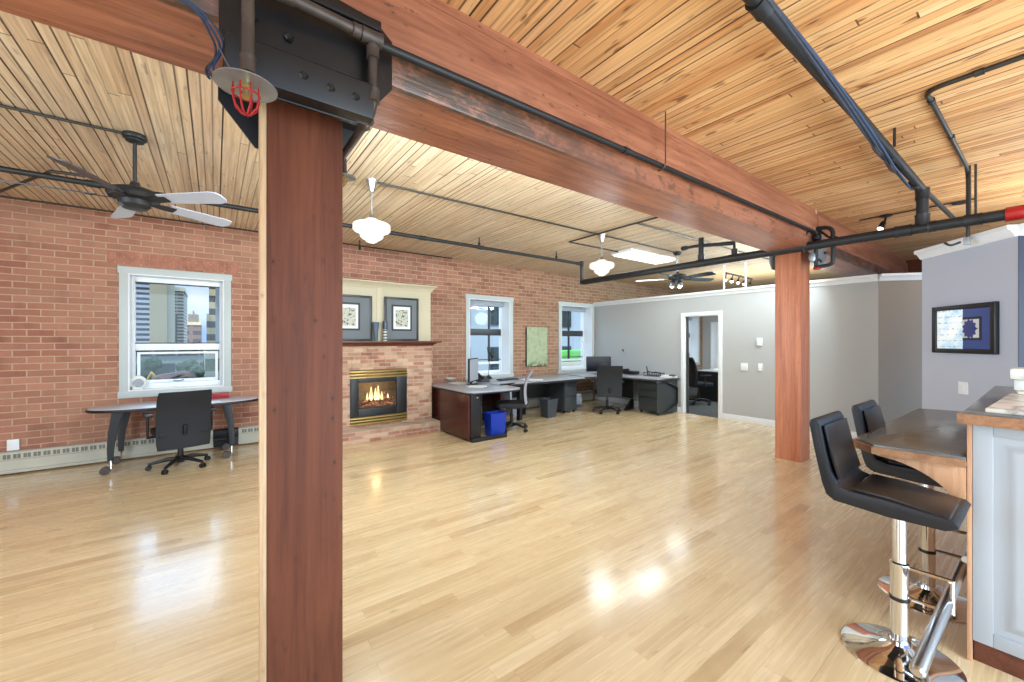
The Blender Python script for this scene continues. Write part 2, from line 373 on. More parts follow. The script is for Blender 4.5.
def mesh(name, b, mat, bev=0, angle=35, bseg=2):
    me = bpy.data.meshes.new(name); me.from_pydata(b.v, [], b.f); me.update()
    bm = bmesh.new(); bm.from_mesh(me); bmesh.ops.recalc_face_normals(bm, faces=bm.faces)
    if bev:
        es = [e for e in bm.edges if len(e.link_faces) == 2 and e.calc_face_angle(0) > math.radians(40)]
        if es: bmesh.ops.bevel(bm, geom=es, offset=bev, segments=bseg, affect='EDGES', profile=.6, clamp_overlap=True)
    bm.to_mesh(me); bm.free()
    me.materials.append(mat)
    me.shade_smooth()
    try: me.set_sharp_from_angle(angle=math.radians(angle))
    except Exception: pass
    return me
def obj(name, b, mat, parent=None, bev=0, local=False, label=None, bseg=2):
    """mesh coordinates are world coordinates unless local (then relative to the parent thing)"""
    o = bpy.data.objects.new(name, None if b is None else mesh(name, b, mat, bev, bseg=bseg)); COL.objects.link(o)
    if parent is not None:
        o.parent = parent
        if not local:
            root = parent; off = Vector((0, 0, 0))
            while root is not None: off += root.location; root = root.parent
            for v in o.data.vertices: v.co -= off
    if label: o['label'] = label
    return o
def tag(o, label, cat, group=None, kind=None):
    o['label'] = label; o['category'] = cat
    if group: o['group'] = group
    if kind: o['kind'] = kind
    return o
def thing(name, label, cat, loc=(0, 0, 0), rz=0, group=None, kind=None):
    o = bpy.data.objects.new(name, None); COL.objects.link(o); o.location = loc; o.rotation_euler = (0, 0, rz); o.empty_display_size = .1
    return tag(o, label, cat, group, kind)
def struct(name, b, mat, label, cat, parent=None, bev=0):
    o = obj(name, b, mat, parent, bev)
    if parent is None: tag(o, label, cat, kind='structure')
    return o
def dup(root, loc, rz=0, label=None, name=None):
    r = root.copy(); COL.objects.link(r); r.location = loc; r.rotation_euler = (0, 0, rz)
    if label: r['label'] = label
    for ch in root.children:
        c = ch.copy(); COL.objects.link(c); c.parent = r
        for g in ch.children:
            d = g.copy(); COL.objects.link(d); d.parent = c
    return r

BY = 7.0      # brick wall plane
GX = 7.86     # grey partition plane
CZ = 3.1      # ceiling
PH = 2.47     # partition height

# ---------------------------------------------------------------- setting
struct('floor', B().box(-4.5, GX, -2.6, BY, -.1, 0), M['floor'], 'glossy pale maple strip floor across the whole loft', 'floor')
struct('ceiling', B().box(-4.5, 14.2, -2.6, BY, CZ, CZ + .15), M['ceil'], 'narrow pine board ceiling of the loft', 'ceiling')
# brick wall with three window openings and the office window
wins = [(-.885, .10, .86, 2.36), (4.12, 5.13, .80, 2.36), (6.66, 7.73, .80, 2.36), (11.6, 12.9, .8, 2.3)]
b = B(); cur = -4.5
for (x0, x1, z0, z1) in wins:
    b.box(cur, x0, BY, BY + .36, -.1, CZ + .15); b.box(x0, x1, BY, BY + .36, -.1, z0); b.box(x0, x1, BY, BY + .36, z1, CZ + .15); cur = x1
b.box(cur, 14.2, BY, BY + .36, -.1, CZ + .15)
struct('wall_back', b, M['brick'], 'long exposed brick wall with white framed windows', 'wall')
struct('wall_left', B().box(-4.7, -4.5, -2.6, BY, -.1, CZ + .15), M['brick'], 'brick side wall', 'wall')
# grey partition with door opening
DY0, DY1, DZ = 3.84, 4.56, 2.02
b = B().box(GX, GX + .12, DY1, BY, 0, PH).box(GX, GX + .12, 1.517, DY0, 0, PH).box(GX, GX + .12, DY0, DY1, DZ, PH)
struct('wall_right', b, M['graywall'], 'pale grey partition wall with an open office doorway', 'wall')
# continuation turning away at 45 degrees, then the wall with the picture
def wallseg(p, q, th, z0, z1, side=1):
    p = Vector(p); q = Vector(q); d = (q - p).normalized(); n = Vector((-d.y, d.x)) * th * side
    return [(p.x, p.y), (q.x, q.y), (q.x + n.x, q.y + n.y), (p.x + n.x, p.y + n.y)]
ca = Vector((GX, 1.517)); cb = ca + Vector((.66, -.75)) * 1.6
struct('wall_side', B().prism(wallseg(ca, cb, .12, 0, 0), 0, PH), M['darkwall'], 'dark grey wall turning back beside the picture wall', 'wall')
pa = Vector((6.19, .837)); pb = Vector((5.43, .164))
struct('wall_front', B().prism(wallseg(pa, pb, .14, 0, 0), 0, PH - .01), M['bluewall'], 'blue grey angled wall carrying the framed picture', 'wall')
pc = pb + Vector((.663, -.749)) * .9
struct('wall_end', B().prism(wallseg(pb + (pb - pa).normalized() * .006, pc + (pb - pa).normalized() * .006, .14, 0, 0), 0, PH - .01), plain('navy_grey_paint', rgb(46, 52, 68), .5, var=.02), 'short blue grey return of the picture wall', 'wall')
pr_ = pa + Vector((.663, -.749)) * 1.2
struct('wall_return', B().prism(wallseg(pa + (pa-pb).normalized() * -.14, pr_ + (pa-pb).normalized() * -.14, .12, 0, 0, 1), 0, PH - .02), M['bluewall'], 'hidden return behind the picture wall', 'wall')
struct('wall_far', B().box(13.2, 13.35, -2.6, BY, 0, CZ), M['graywall'], 'far grey wall of the office behind the doorway', 'wall')
struct('floor_office', B().box(GX, 13.2, -2.6, BY, -.1, -.001), M['carpet'], 'dark patterned carpet in the office', 'floor')

# crown and base mouldings
def crown(name, p, q, z, side, label, th=.12):
    """stepped cap sitting on the wall head and oversailing the room side"""
    p = Vector(p); q = Vector(q); d = (q - p).normalized(); n = Vector((-d.y, d.x)) * side
    prof = [(0, -.085), (.018, -.085), (.03, -.06), (.055, -.03), (.075, -.022), (.075, .012), (-th - .02, .012), (-th - .02, 0), (0, 0)]
    b = B(); r = []
    for e, s_ in ((p, -.0), (q, .0)):
        r.append([(e.x + n.x * o, e.y + n.y * o, z + h) for (o, h) in prof])
    b.loft(r)
    return struct(name, b, M['white'], label, 'moulding')
crown('trim_1', (GX, BY), (GX, 1.517), PH, -1, 'white crown moulding capping the grey partition')
crown('trim_2', ca, cb, PH, -1, 'white crown moulding on the dark grey side wall')
crown('trim_3', pa + (pa-pb)*.0, pb, PH, -1, 'white crown moulding capping the picture wall', .14)
crown('trim_4', pb, pc, PH, -1, 'white crown moulding on the short return', .14)
def baseb(name, p, q, label):
    p = Vector(p); q = Vector(q)
    struct(name, B().prism(wallseg(p, q, .016, 0, 0, -1), 0, .11), M['white'], label, 'baseboard', bev=.003)
baseb('baseboard_right', (GX, DY0 - .07), (GX, 1.517), 'white baseboard right of the office doorway')
baseb('baseboard_side', ca, cb, 'white baseboard of the dark grey side wall')
baseb('baseboard_left', (GX, BY), (GX, DY1 + .07), 'white baseboard behind the corner desk')
baseb('baseboard_front', pa, pb, 'white baseboard below the picture wall')

# doorway 1 : casing
d1 = thing('door_1', 'white cased open doorway into the office', 'doorway', (GX, (DY0 + DY1) / 2, 0), kind='structure')
b = B().box(GX - .02, GX, DY0 - .065, DY0, 0, DZ + .065).box(GX - .02, GX, DY1, DY1 + .065, 0, DZ + .065).box(GX - .02, GX, DY0, DY1, DZ, DZ + .065)
obj('casing', b, M['white'], d1, .003)
b = B().box(GX - .001, GX + .121, DY0, DY0 + .018, 0, DZ).box(GX - .001, GX + .121, DY1 - .018, DY1, 0, DZ).box(GX - .001, GX + .121, DY0 + .018, DY1 - .018, DZ - .018, DZ)
obj('jamb', b, M['white'], d1)
obj('pocket_door_edge', B().box(GX + .04, GX + .08, DY1 - .06, DY1 - .018, .01, DZ - .02), M['darkgrey'], d1)

# door 2 : white panelled door in the office
d2 = thing('door_2', 'white panelled door on the far office wall', 'door', (13.17, 6.2, 0), kind='structure')
obj('door_leaf', B().box(13.15, 13.2, 5.8, 6.62, 0, 2.05), M['white'], d2, .003)
obj('casing', B().box(13.14, 13.2, 5.72, 5.8, 0, 2.12).box(13.14, 13.2, 6.62, 6.7, 0, 2.12).box(13.14, 13.2, 5.8, 6.62, 2.05, 2.12), M['white'], d2, .003)
for z0, z1 in ((.2, .9), (1.05, 1.85)):
    obj('door_panel', B().box(13.135, 13.15, 5.92, 6.5, z0, z1), M['white'], d2, .006)

# windows -----------------------------------------------------------------
def window(name, x0, x1, z0, z1, label, kindw):
    w = thing(name, label, 'window', ((x0 + x1) / 2, BY, z0), kind='structure')
    c = .085
    b = B().box(x0 - c, x0, BY - .022, BY, z0, z1).box(x1, x1 + c, BY - .022, BY, z0, z1)
    b.box(x0 - c - .012, x1 + c + .012, BY - .026, BY, z1, z1 + .085).box(x0 - c - .012, x1 + c + .012, BY - .026, BY, z0 - .085, z0)
    obj('casing', b, M['trimgrey'], w, .003)
    yb = BY + (.2 if kindw == 1 else .33)
    t = .012
    b = B().box(x0, x0 + t, BY - .02, yb, z0, z1).box(x1 - t, x1, BY - .02, yb, z0, z1).box(x0 + t, x1 - t, BY - .02, yb, z1 - t, z1).box(x0 + t, x1 - t, BY - .02, yb, z0, z0 + t)
    obj('reveal', b, M['white'], w)
    X0, X1, Z0, Z1 = x0 + t, x1 - t, z0 + t, z1 - t
    ya, yb2 = yb - .07, yb
    fw = .05
    if kindw == 1:
        fw = .035; zm0, zm1 = 1.375, 1.465
        b = B().box(X0, X0 + fw, ya, yb2, Z0, Z1).box(X1 - fw, X1, ya, yb2, Z0, Z1).box(X0 + fw, X1 - fw, ya, yb2, Z1 - .07, Z1).box(X0 + fw, X1 - fw, ya, yb2, Z0, Z0 + .06).box(X0 + fw, X1 - fw, ya, yb2, zm0, zm1)
        obj('window_frame', b, M['white'], w, .004)
        obj('gasket', B().box(X0 + fw, X1 - fw, ya - .002, ya + .02, zm1, zm1 + .012).box(X0 + fw, X1 - fw, ya - .002, ya + .02, Z1 - .085, Z1 - .07), M['blackplastic'], w)
        sx0, sx1, sz0, sz1 = X0 + fw + .02, X1 - fw - .02, Z0 + .07, zm0 - .02
        b = B().box(sx0, sx0 + .03, ya - .02, ya + .02, sz0, sz1).box(sx1 - .03, sx1, ya - .02, ya + .02, sz0, sz1).box(sx0 + .03, sx1 - .03, ya - .02, ya + .02, sz1 - .03, sz1).box(sx0 + .03, sx1 - .03, ya - .02, ya + .02, sz0, sz0 + .04)
        s_ = obj('awning_sash', b, M['white'], w, .004)
        obj('sash_handle', B().tube([((sx0 + sx1) / 2 - .06, ya - .04, sz0 + .025), ((sx0 + sx1) / 2, ya - .05, sz0 + .015), ((sx0 + sx1) / 2 + .05, ya - .04, sz0 + .03)], .008), M['galv'], s_)
        obj('pane', B().box(X0 + fw, X1 - fw, ya + .03, ya + .036, zm1, Z1 - .07), M['glass'], w)
        obj('pane', B().box(sx0 + .03, sx1 - .03, ya, ya + .006, sz0 + .04, sz1 - .03), M['glass'], w)
    else:
        zm = 1.63
        b = B().box(X0, X0 + .04, ya, yb2, Z0, Z1).box(X1 - .04, X1, ya, yb2, Z0, Z1).box(X0 + .04, X1 - .04, ya, yb2, Z1 - .06, Z1).box(X0 + .04, X1 - .04, ya, yb2, Z0, Z0 + .05)
        b.box(X0 + .04, X1 - .04, ya, yb2, 1.0, 1.05)
        obj('window_frame', b, M['white'], w, .004)
        obj('meeting_rail', B().box(X0 + .04, X1 - .04, ya - .01, yb2, zm - .01, zm + .13), M['darkgrey'], w, .004)
        xm = X0 + (X1 - X0) * (.66 if kindw == 2 else .5)
        obj('mullion', B().box(xm - .012, xm + .012, ya, yb2 - .02, 1.05, Z1 - .06).box(X0 + .04, X1 - .04, ya, yb2 - .02, 1.09, 1.105), M['conduit'], w)
        obj('pane', B().box(X0 + .04, X1 - .04, ya + .03, ya + .036, Z0 + .05, Z1 - .06), M['glass'], w)
        # rolled blind under the head
        obj('blind_cassette', B().box(X0 + .01, X1 - .02, ya - .08, ya - .02, Z1 - .1, Z1 - .03), M['silver'], w, .008)
    return w
window('window_1', *wins[0], 'white framed window above the oval table, city towers beyond', 1)
window('window_2', *wins[1], 'deep white window behind the mahogany desk', 2)
window('window_3', *wins[2], 'deep white window nearest the room corner', 3)
window('window_4', *wins[3], 'bright window inside the office', 3)

# ---------------------------------------------------------------- timber frame
PY0, PY1 = 1.818, 2.097
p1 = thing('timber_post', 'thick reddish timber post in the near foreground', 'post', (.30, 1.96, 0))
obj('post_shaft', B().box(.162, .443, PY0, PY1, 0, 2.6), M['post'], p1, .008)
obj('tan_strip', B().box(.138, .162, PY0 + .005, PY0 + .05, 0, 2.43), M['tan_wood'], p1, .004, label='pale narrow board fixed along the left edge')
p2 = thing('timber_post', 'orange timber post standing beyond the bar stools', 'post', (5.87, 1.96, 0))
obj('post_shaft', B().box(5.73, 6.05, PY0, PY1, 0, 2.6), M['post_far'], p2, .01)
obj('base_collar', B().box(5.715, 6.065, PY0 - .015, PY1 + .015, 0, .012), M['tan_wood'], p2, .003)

def beam(x0, x1, label, jog=0):
    t = thing('timber_beam', label, 'beam', ((x0 + x1) / 2, 1.9, 2.6))
    Y0, Y1 = 1.685, 2.10
    n = 24; rings = []
    for i in range(n + 1):
        x = x0 + (x1 - x0) * i / n
        w = lambda s: (random.random() - .5) * .012
        rings.append([(x, Y0 + w(0) + .004, 2.60), (x, Y0 + w(0), 2.61), (x, Y0, 3.03), (x, Y0 + .022, 3.055), (x, Y0 + .022, 3.1), (x, Y1, 3.1), (x, Y1 + w(0) * .4, 2.615), (x, Y1 - .015, 2.6)])
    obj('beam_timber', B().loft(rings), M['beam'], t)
    return t
beam(-4.5, 5.86, 'massive reddish timber beam running overhead between the two posts')
t = beam(5.90, 11.0, 'timber beam continuing past the far post to the far end')
obj('joint_spacer', B().box(5.862, 5.898, 1.70, 2.09, 2.6, 3.1), M['tan_wood'], t, label='pale spacer board at the beam joint')
tag(obj('timber_beam', B().box(11.0, 11.4, -1.4, 2.4, 2.5, 3.1), M['mantel'], None, .01), 'dark brown timber crossing the far end of the long beam', 'beam')

# ---------------------------------------------------------------- steel brackets
def bracket(cx, mat, name, label, zlow=2.37, holes=False):
    t = thing(name, label, 'bracket', (cx, 1.9, 2.37))
    yf, yb = 1.655, 2.13
    pts = [(cx - .16, zlow), (cx + .15, zlow), (cx + .295, 2.56), (cx + .295, 2.76), (cx + .22, 2.82), (cx - .22, 2.86), (cx - .295, 2.80), (cx - .295, 2.54)]
    if holes: pts = [(cx - .14, 2.42), (cx + .10, 2.42), (cx + .2, 2.52), (cx + .2, 2.78), (cx - .2, 2.78), (cx - .2, 2.5)]
    for y, nm in ((yf, 'side_plate'), (yb, 'side_plate')):
        obj(nm, B().prism(pts, y, y + .014, 'y'), mat, t, .003)
    if not holes:
        obj('ledge_angle', B().prism([(1.655, 2.515), (1.655, 2.375), (1.60, 2.38), (1.585, 2.505), (1.60, 2.515)], cx - .28, cx + .2, 'x'), mat, t, .004)
        obj('top_angle', B().box(cx - .28, cx + .24, 1.625, 1.655, 2.76, 2.80), mat, t, .004)
        obj('bearing_plate', B().box(cx - .28, cx + .28, 1.67, 2.13, 2.575, 2.597), mat, t)
        for (dx, z) in ((-.2, 2.62), (-.09, 2.60), (.16, 2.80), (-.05, 2.45), (.13, 2.44), (.04, 2.44)):
            y = 1.60 if z < 2.5 else 1.655
            nb = obj('bolt_head', B().lathe([(.016, 0), (.016, .014), (.011, .02)], seg=6).xf(Matrix.Translation((cx + dx, y - (0 if z > 2.5 else -.006), z)) @ Matrix.Rotation(PI / 2, 4, 'X')), mat, t)
    else:
        for (dx, z) in ((-.09, 2.47), (-.03, 2.46), (.1, 2.72), (-.1, 2.7), (.12, 2.58), (-.05, 2.62)):
            obj('bolt_head', B().lathe([(.017, 0), (.017, .012), (.012, .018)], seg=8).xf(Matrix.Translation((cx + dx, 1.655, z)) @ Matrix.Rotation(PI / 2, 4, 'X')), M['blackplastic'], t)
    return t
bracket(.305, M['black'], 'steel_bracket', 'large black bolted steel bracket joining the near post and beam')
bracket(5.88, M['galv'], 'steel_bracket', 'grey bolted steel plates joining the far post and beam', holes=True)

# ---------------------------------------------------------------- pipes
def pipe(name, pts, r, mat, label, cat='pipe', fit=None, fitmat=None, seg=12, group=None):
    t = thing(name, label, cat, tuple(pts[0]), group=group)
    obj('pipe_run', B().tube(pts, r, seg), mat, t)
    for (c, d, L, R) in (fit or []):
        c = Vector(c); d = Vector(d).normalized() * L / 2
        k = L * .18 / (L / 2)
        obj('coupling', B().tube([c - d, c - d * (1 - k), c + d * (1 - k), c + d], R, 14, radii=[R, R * .93, R * .93, R]), fitmat or mat, t)
    return t
def arc(p, c, q, n=6):
    p, c, q = Vector(p), Vector(c), Vector(q)
    return [tuple(p * (1 - t) ** 2 + c * 2 * t * (1 - t) + q * t * t) for t in [i / n for i in range(n + 1)]]

PX = 5.53
# sprinkler main along the brick wall, its drop and the cross main
pipe('sprinkler_main', [(-4.4, 5.27, 2.95), (PX, 5.27, 2.95)], .026, M['blackpipe'], 'black sprinkler pipe running under the ceiling along the brick wall',
     fit=[((x, 5.27, 2.95), (1, 0, 0), .09, .034) for x in (-.9, 2.35, 3.3, 5.47)])
pipe('sprinkler_drop', [(PX, 5.25, 2.97), (PX, 5.25, 2.60)], .03, M['blackpipe'], 'short vertical black pipe by the small far pendant',
     fit=[((PX, 5.25, 2.95), (0, 0, 1), .09, .04), ((PX, 5.25, 2.61), (0, 0, 1), .08, .04)])
pipe('sprinkler_cross_main', [(PX, 5.22, 2.60), (PX, .17, 2.60)], .05, M['blackpipe'], 'thick black sprinkler pipe crossing in front of the far post',
     fit=[((PX, 2.95, 2.60), (0, 1, 0), .12, .056), ((PX, 2.5, 2.60), (0, 1, 0), .12, .055), ((PX, .88, 2.60), (0, 1, 0), .12, .06), ((PX, .68, 2.60), (0, 1, 0), .05, .056), ((PX, .42, 2.60), (0, 1, 0), .11, .056)])
t = tag(obj('pipe_coupling', B().tube([(PX, .235, 2.60), (PX, .12, 2.60)], .062, 16, radii=None), M['redpaint'], None, .004), 'red coupling on the black pipe above the picture wall', 'pipe fitting')
pipe('pipe_riser', [(PX, 2.95, 2.6), (PX, 2.95, 2.96)], .038, M['blackpipe'], 'vertical black riser on the cross pipe left of the far post', fit=[((PX, 2.95, 2.68), (0, 0, 1), .08, .05)])
pipe('branch_pipe', [(PX, 2.5, 2.62), (PX, 2.5, 2.80), (PX, 3.05, 2.86), (PX, 3.25, 2.86)], .022, M['blackpipe'], 'small black branch pipe looping above the cross pipe', fit=[((PX, 2.5, 2.66), (0, 0, 1), .12, .04), ((PX, 3.2, 2.86), (0, 1, 0), .07, .035)])
for i, (y, z0) in enumerate(((.44, 2.62), (.405, 2.62))):
    tag(obj('hanger_rod', B().tube([(PX, y, z0), (PX, y, CZ)], .009, 8), M['conduit']), 'thin threaded rod in the pair holding the cross pipe near its red coupling', 'rod', 'hanger rods near the red coupling')
pipe('sprinkler_branch', [(-.6, .775, 2.98), (PX + .02, .745, 2.98), ], .032, M['blackpipe'], 'dark pipe with strapped cables crossing the ceiling to the upper right',
     fit=[((x, .765, 2.98), (1, 0, 0), .1, .042) for x in (1.93, 4.35, 5.3)])
pipe('branch_drop', [(PX, .745, 2.98), (PX, .745, 2.62)], .045, M['blackpipe'], 'thick vertical black pipe joining the branch to the cross pipe', fit=[((PX, .745, 2.93), (0, 0, 1), .1, .056), ((PX, .745, 2.68), (0, 0, 1), .1, .058)])
pipe('branch_tail', [(PX, .74, 2.98), (7.1, .7, 2.98)], .022, M['conduit'], 'thin grey pipe continuing beyond the vertical black pipe')
# cable bundle strapped on the branch
cb_ = thing('cable_bundle', 'dark blue cables strapped along the upper right pipe', 'cables', (2, .75, 3.02))
for k in range(3):
    pts = []
    for i in range(46):
        x = 1.4 + 3.95 * i / 45
        a = i * .16 + k * .9 + 2.2; rr = .038 + (.012 if 3.9 < x < 4.7 else 0) * abs(math.sin(a * 2.7))
        pts.append((x, .768 + rr * math.cos(a * .5 + .8), 2.98 + rr * math.sin(a * .5 + .8)))
    obj('cable', B().tube(pts, .009, 6), M['cable_black'] if k else M['cable_blue'], cb_)
tag(obj('hanger_rod', B().tube([(4.1, .70, 2.96), (4.1, .70, CZ)], .009, 8), M['blackpipe']), 'thin black rod holding the pipe with strapped cables', 'rod')

# conduit bending on the ceiling at the right
cp = [(3.62, -1.6, 3.085)] + arc((3.62, .38, 3.085), (3.62, .5, 3.085), (3.76, .47, 3.085)) + arc((5.38, .455, 3.085), (5.53 + .05, .455, 3.085), (5.53 + .05, .455, 2.95)) + [(5.58, .455, 2.42)]
pipe('ceiling_conduit', cp, .014, M['conduit'], 'grey conduit bending across the ceiling at the far right', 'conduit', fit=[((3.62, .25, 3.085), (0, 1, 0), .04, .022), ((4.6, .46, 3.085), (1, 0, 0), .04, .02), ((3.8, .47, 3.085), (1, 0, 0), .04, .02)])
# conduit on the beam face
pipe('beam_conduit', [(.53, 1.62, 2.70), (5.72, 1.645, 2.775)], .018, M['blackpipe'], 'dark conduit running along the face of the long beam', 'conduit', fit=[((2.12, 1.627, 2.722), (1, 0, .01), .05, .023)])
tag(obj('conduit_hanger', B().tube([(2.52, 1.60, CZ), (2.52, 1.6, 2.78)] + arc((2.52, 1.6, 2.76), (2.52, 1.59, 2.70), (2.52, 1.66, 2.705), 4), .005, 6), M['oldpipe']), 'thin wire hanger holding the conduit on the beam', 'hanger')
# conduits on ceiling, left and centre
G = 'thin conduits on the ceiling boards'
def cond(pts, label, r=.011, group=None): return pipe('ceiling_conduit', pts, r, M['conduit'], label, 'conduit', seg=8)
cond([(-4.4, 4.2, 3.085), (-.5, 4.22, 3.085)], 'thin dark conduit leading to the near ceiling fan')
cond([(1.25, 4.02, 3.085), (6.6, 4.0, 3.085)], 'thin conduit from the near pendant past the far pendant to the far fan')
cond([(4.55, 4.6, 3.085), (4.55, 2.12, 3.085)], 'thin conduit crossing the ceiling above the far pendant')
cond([(4.57, 4.6, 3.085), (7.0, 4.57, 3.085)], 'thin conduit along the far edge of the fluorescent light')
cond([(4.57, 3.32, 3.085), (9.5, 3.25, 3.085)], 'thin conduit running towards the far end behind the cross pipe')
cond([(-1.85, 6.6, 3.05), (-1.2, 5.44, 3.05), (-.95, 5.4, 3.05)], 'bent thin pipe between sprinkler main and brick wall at the left', .014)
cond([(-4.4, 6.75, 3.06), (3.6, 6.75, 3.06)], 'thin dark pipe where brick wall meets the ceiling', .012)
cond([(6.8, 1.5, 3.085), (6.8, .5, 3.085)], 'short thin conduit beside the small spotlight', .009)
# pipework round the near bracket
pipe('iron_pipe', [(.085, 1.60, 3.1), (.085, 1.60, 2.72)], .001, M['oldpipe'], 'hidden stub above the bracket') if False else None
pipe('iron_pipe', [(.08, 1.44, 3.1), (.08, 1.44, 2.285)], .017, M['oldpipe'], 'vertical brown iron pipe dropping to the near sprinkler head', fit=[((.08, 1.44, 2.33), (0, 0, 1), .05, .022)])
pipe('iron_pipe', [(.05, 1.585, 2.705), (.505, 1.61, 2.705)], .021, M['oldpipe'], 'thick horizontal iron pipe across the black bracket', fit=[((.2, 1.594, 2.705), (1, .05, 0), .05, .027), ((.50, 1.61, 2.705), (1, 0, 0), .08, .03), ((.44, 1.607, 2.705), (1, 0.05, 0), .03, .027)])
pipe('iron_pipe', [(.505, 1.61, 2.70)] + arc((.505, 1.61, 2.47), (.505, 1.61, 2.41), (.505, 1.67, 2.41)) + [(.505, 2.12, 2.41)], .017, M['oldpipe'], 'iron pipe with an elbow turning back beside the near post',
     fit=[((.505, 1.61, 2.645), (0, 0, 1), .045, .026), ((.505, 1.61, 2.475), (0, 0, 1), .05, .027), ((.505, 1.70, 2.41), (0, 1, 0), .05, .026)])
# sprinkler heads with disc guards
def sprink(x, y, z, label, R=.082, cage=True):
    t = thing('fire_sprinkler', label, 'sprinkler', (x, y, z))
    obj('disc_guard', B().lathe([(.008, .006), (R * .6, .004), (R, -.004), (R, -.007), (R * .6, 0), (.008, .001)], (x, y, z), 40), M['galv'], t)
    obj('nozzle', B().lathe([(.012, .01), (.012, -.012), (.007, -.016), (.007, -.034), (.014, -.036), (.014, -.04)], (x, y, z), 16), M['brass'], t)
    if cage:
        for k in range(4):
            a = k * PI / 4 + .3; ca_, sa = math.cos(a), math.sin(a)
            pts = [(x + ca_ * w, y + sa * w, z + h) for w, h in ((-.034, -.008), (-.036, -.04), (-.028, -.07), (-.012, -.088), (.012, -.088), (.028, -.07), (.036, -.04), (.034, -.008))]
            obj('cage_wire', B().tube(pts, .0025, 6), M['redpaint'], t)
        pts = [(x + .036 * math.cos(a * PI / 8), y + .036 * math.sin(a * PI / 8), z - .03) for a in range(17)]
        obj('cage_ring', B().tube(pts, .0025, 6), M['redpaint'], t)
    return t
sprink(.075, 1.44, 2.27, 'sprinkler head with silver disc and red wire cage by the near post')
sprink(.525, 2.13, 2.335, 'smaller grey disc sprinkler just right of the near post', .055, False)
pipe('iron_pipe', [(.525, 2.13, 2.42), (.525, 2.13, 2.34)], .012, M['oldpipe'], 'tiny iron drop to the smaller disc sprinkler')
# blue cable hanging over the beam
bc = thing('blue_cable', 'blue cables draped down the beam beside the black bracket', 'cables', (-.1, 1.63, 2.9))
cpts = [at(168, -6, Y=1.64), at(190, 5, Y=1.63), at(207, 21, Y=1.63), at(217, 42, Y=1.63), at(216, 58, Y=1.63), at(211, 70, Y=1.62), at(214, 80, Y=1.6)]
def smooth(pts, n=5):
    P = [Vector(p) for p in pts]; out = []
    for i in range(len(P) - 1):
        a, b_, c, d = P[max(i - 1, 0)], P[i], P[i + 1], P[min(i + 2, len(P) - 1)]
        for k in range(n):
            t = k / n; out.append(.5 * ((2 * b_) + (c - a) * t + (2 * a - 5 * b_ + 4 * c - d) * t * t + (3 * b_ - a - 3 * c + d) * t ** 3))
    out.append(P[-1]); return out
for k, dx in enumerate((-.008, .0, .010)):
    obj('cable', B().tube([p + Vector((dx + .006 * math.sin(i * .4 + k), -.004 * k, 0)) for i, p in enumerate(smooth(cpts))], .004, 6), M['cable_blue'] if k else M['cable_black'], bc)
tag(obj('thin_wire', B().tube([at(218, 46, Y=1.62), at(231, 70, Y=1.5)], .002, 6), M['galv']), 'thin taut wire reaching from the beam to the silver disc', 'wire')

# valve loop by the far post
vl = thing('valve_pipework', 'tangle of dark valve pipes with red handles beside the far post', 'pipe', (5.5, 1.5, 2.5))
obj('pipe_loop', B().tube([(5.72, 1.62, 2.77), (5.60, 1.60, 2.80)] + arc((5.60, 1.58, 2.80), (5.58, 1.47, 2.80), (5.58, 1.46, 2.72), 4) + [(5.58, 1.46, 2.42)] + arc((5.58, 1.46, 2.40), (5.58, 1.46, 2.36), (5.6, 1.54, 2.36), 4) + [(5.62, 1.64, 2.36)], .022, 10), M['blackpipe'], vl)
obj('pipe_loop', B().tube([(5.62, 1.63, 2.34), (5.62, 1.63, 2.78), (5.66, 1.75, 2.78)], .02, 10), M['blackpipe'], vl)
obj('valve_body', B().lathe([(.03, -.04), (.045, -.02), (.045, .02), (.03, .04)], (5.62, 1.62, 2.70), 14), M['black'], vl)
obj('valve_body', B().lathe([(.03, -.05), (.04, -.02), (.04, .02), (.03, .05)], (5.62, 1.66, 2.48), 14), M['galv'], vl)
for c in ((5.58, 1.45, 2.62), (5.62, 1.62, 2.345)):
    hw = obj('valve_handle', B().lathe([(.012, -.02), (.036, -.012), (.04, 0), (.036, .012), (.012, .02)], c, 14), M['redpaint'], vl)
obj('cable', B().tube(smooth([(5.60, 1.70, 2.80), (5.5, 1.66, 2.77), (5.47, 1.72, 2.66), (5.5, 1.7, 2.52)]), .012, 6), M['blackpipe'], vl)
obj('cable', B().tube(smooth([(5.66, 1.62, 2.8), (5.62, 1.56, 2.74), (5.6, 1.5, 2.68), (5.58, 1.42, 2.66)]), .012, 6), M['blackpipe'], vl)

# sprinkler pendants on the main
for i, (x, lab) in enumerate(((1.75, 'small sprinkler head hanging under the pipe beside the near pendant'), (3.28, 'small sprinkler head mid way along the black sprinkler main'), (4.9, 'small sprinkler head near the end of the black sprinkler main'))):
    if i == 0: y = 6.2; z = 2.9
    else: y = 5.27; z = 3.0
    b = B().tube([(x, y, z + .12), (x, y, z)], .009, 8).lathe([(.02, 0), (.022, -.02), (.014, -.03), (.022, -.045), (.022, -.05)], (x, y, z + .02), 12)
    tag(obj('ceiling_sprinkler', b, M['blackpipe']), lab, 'sprinkler')

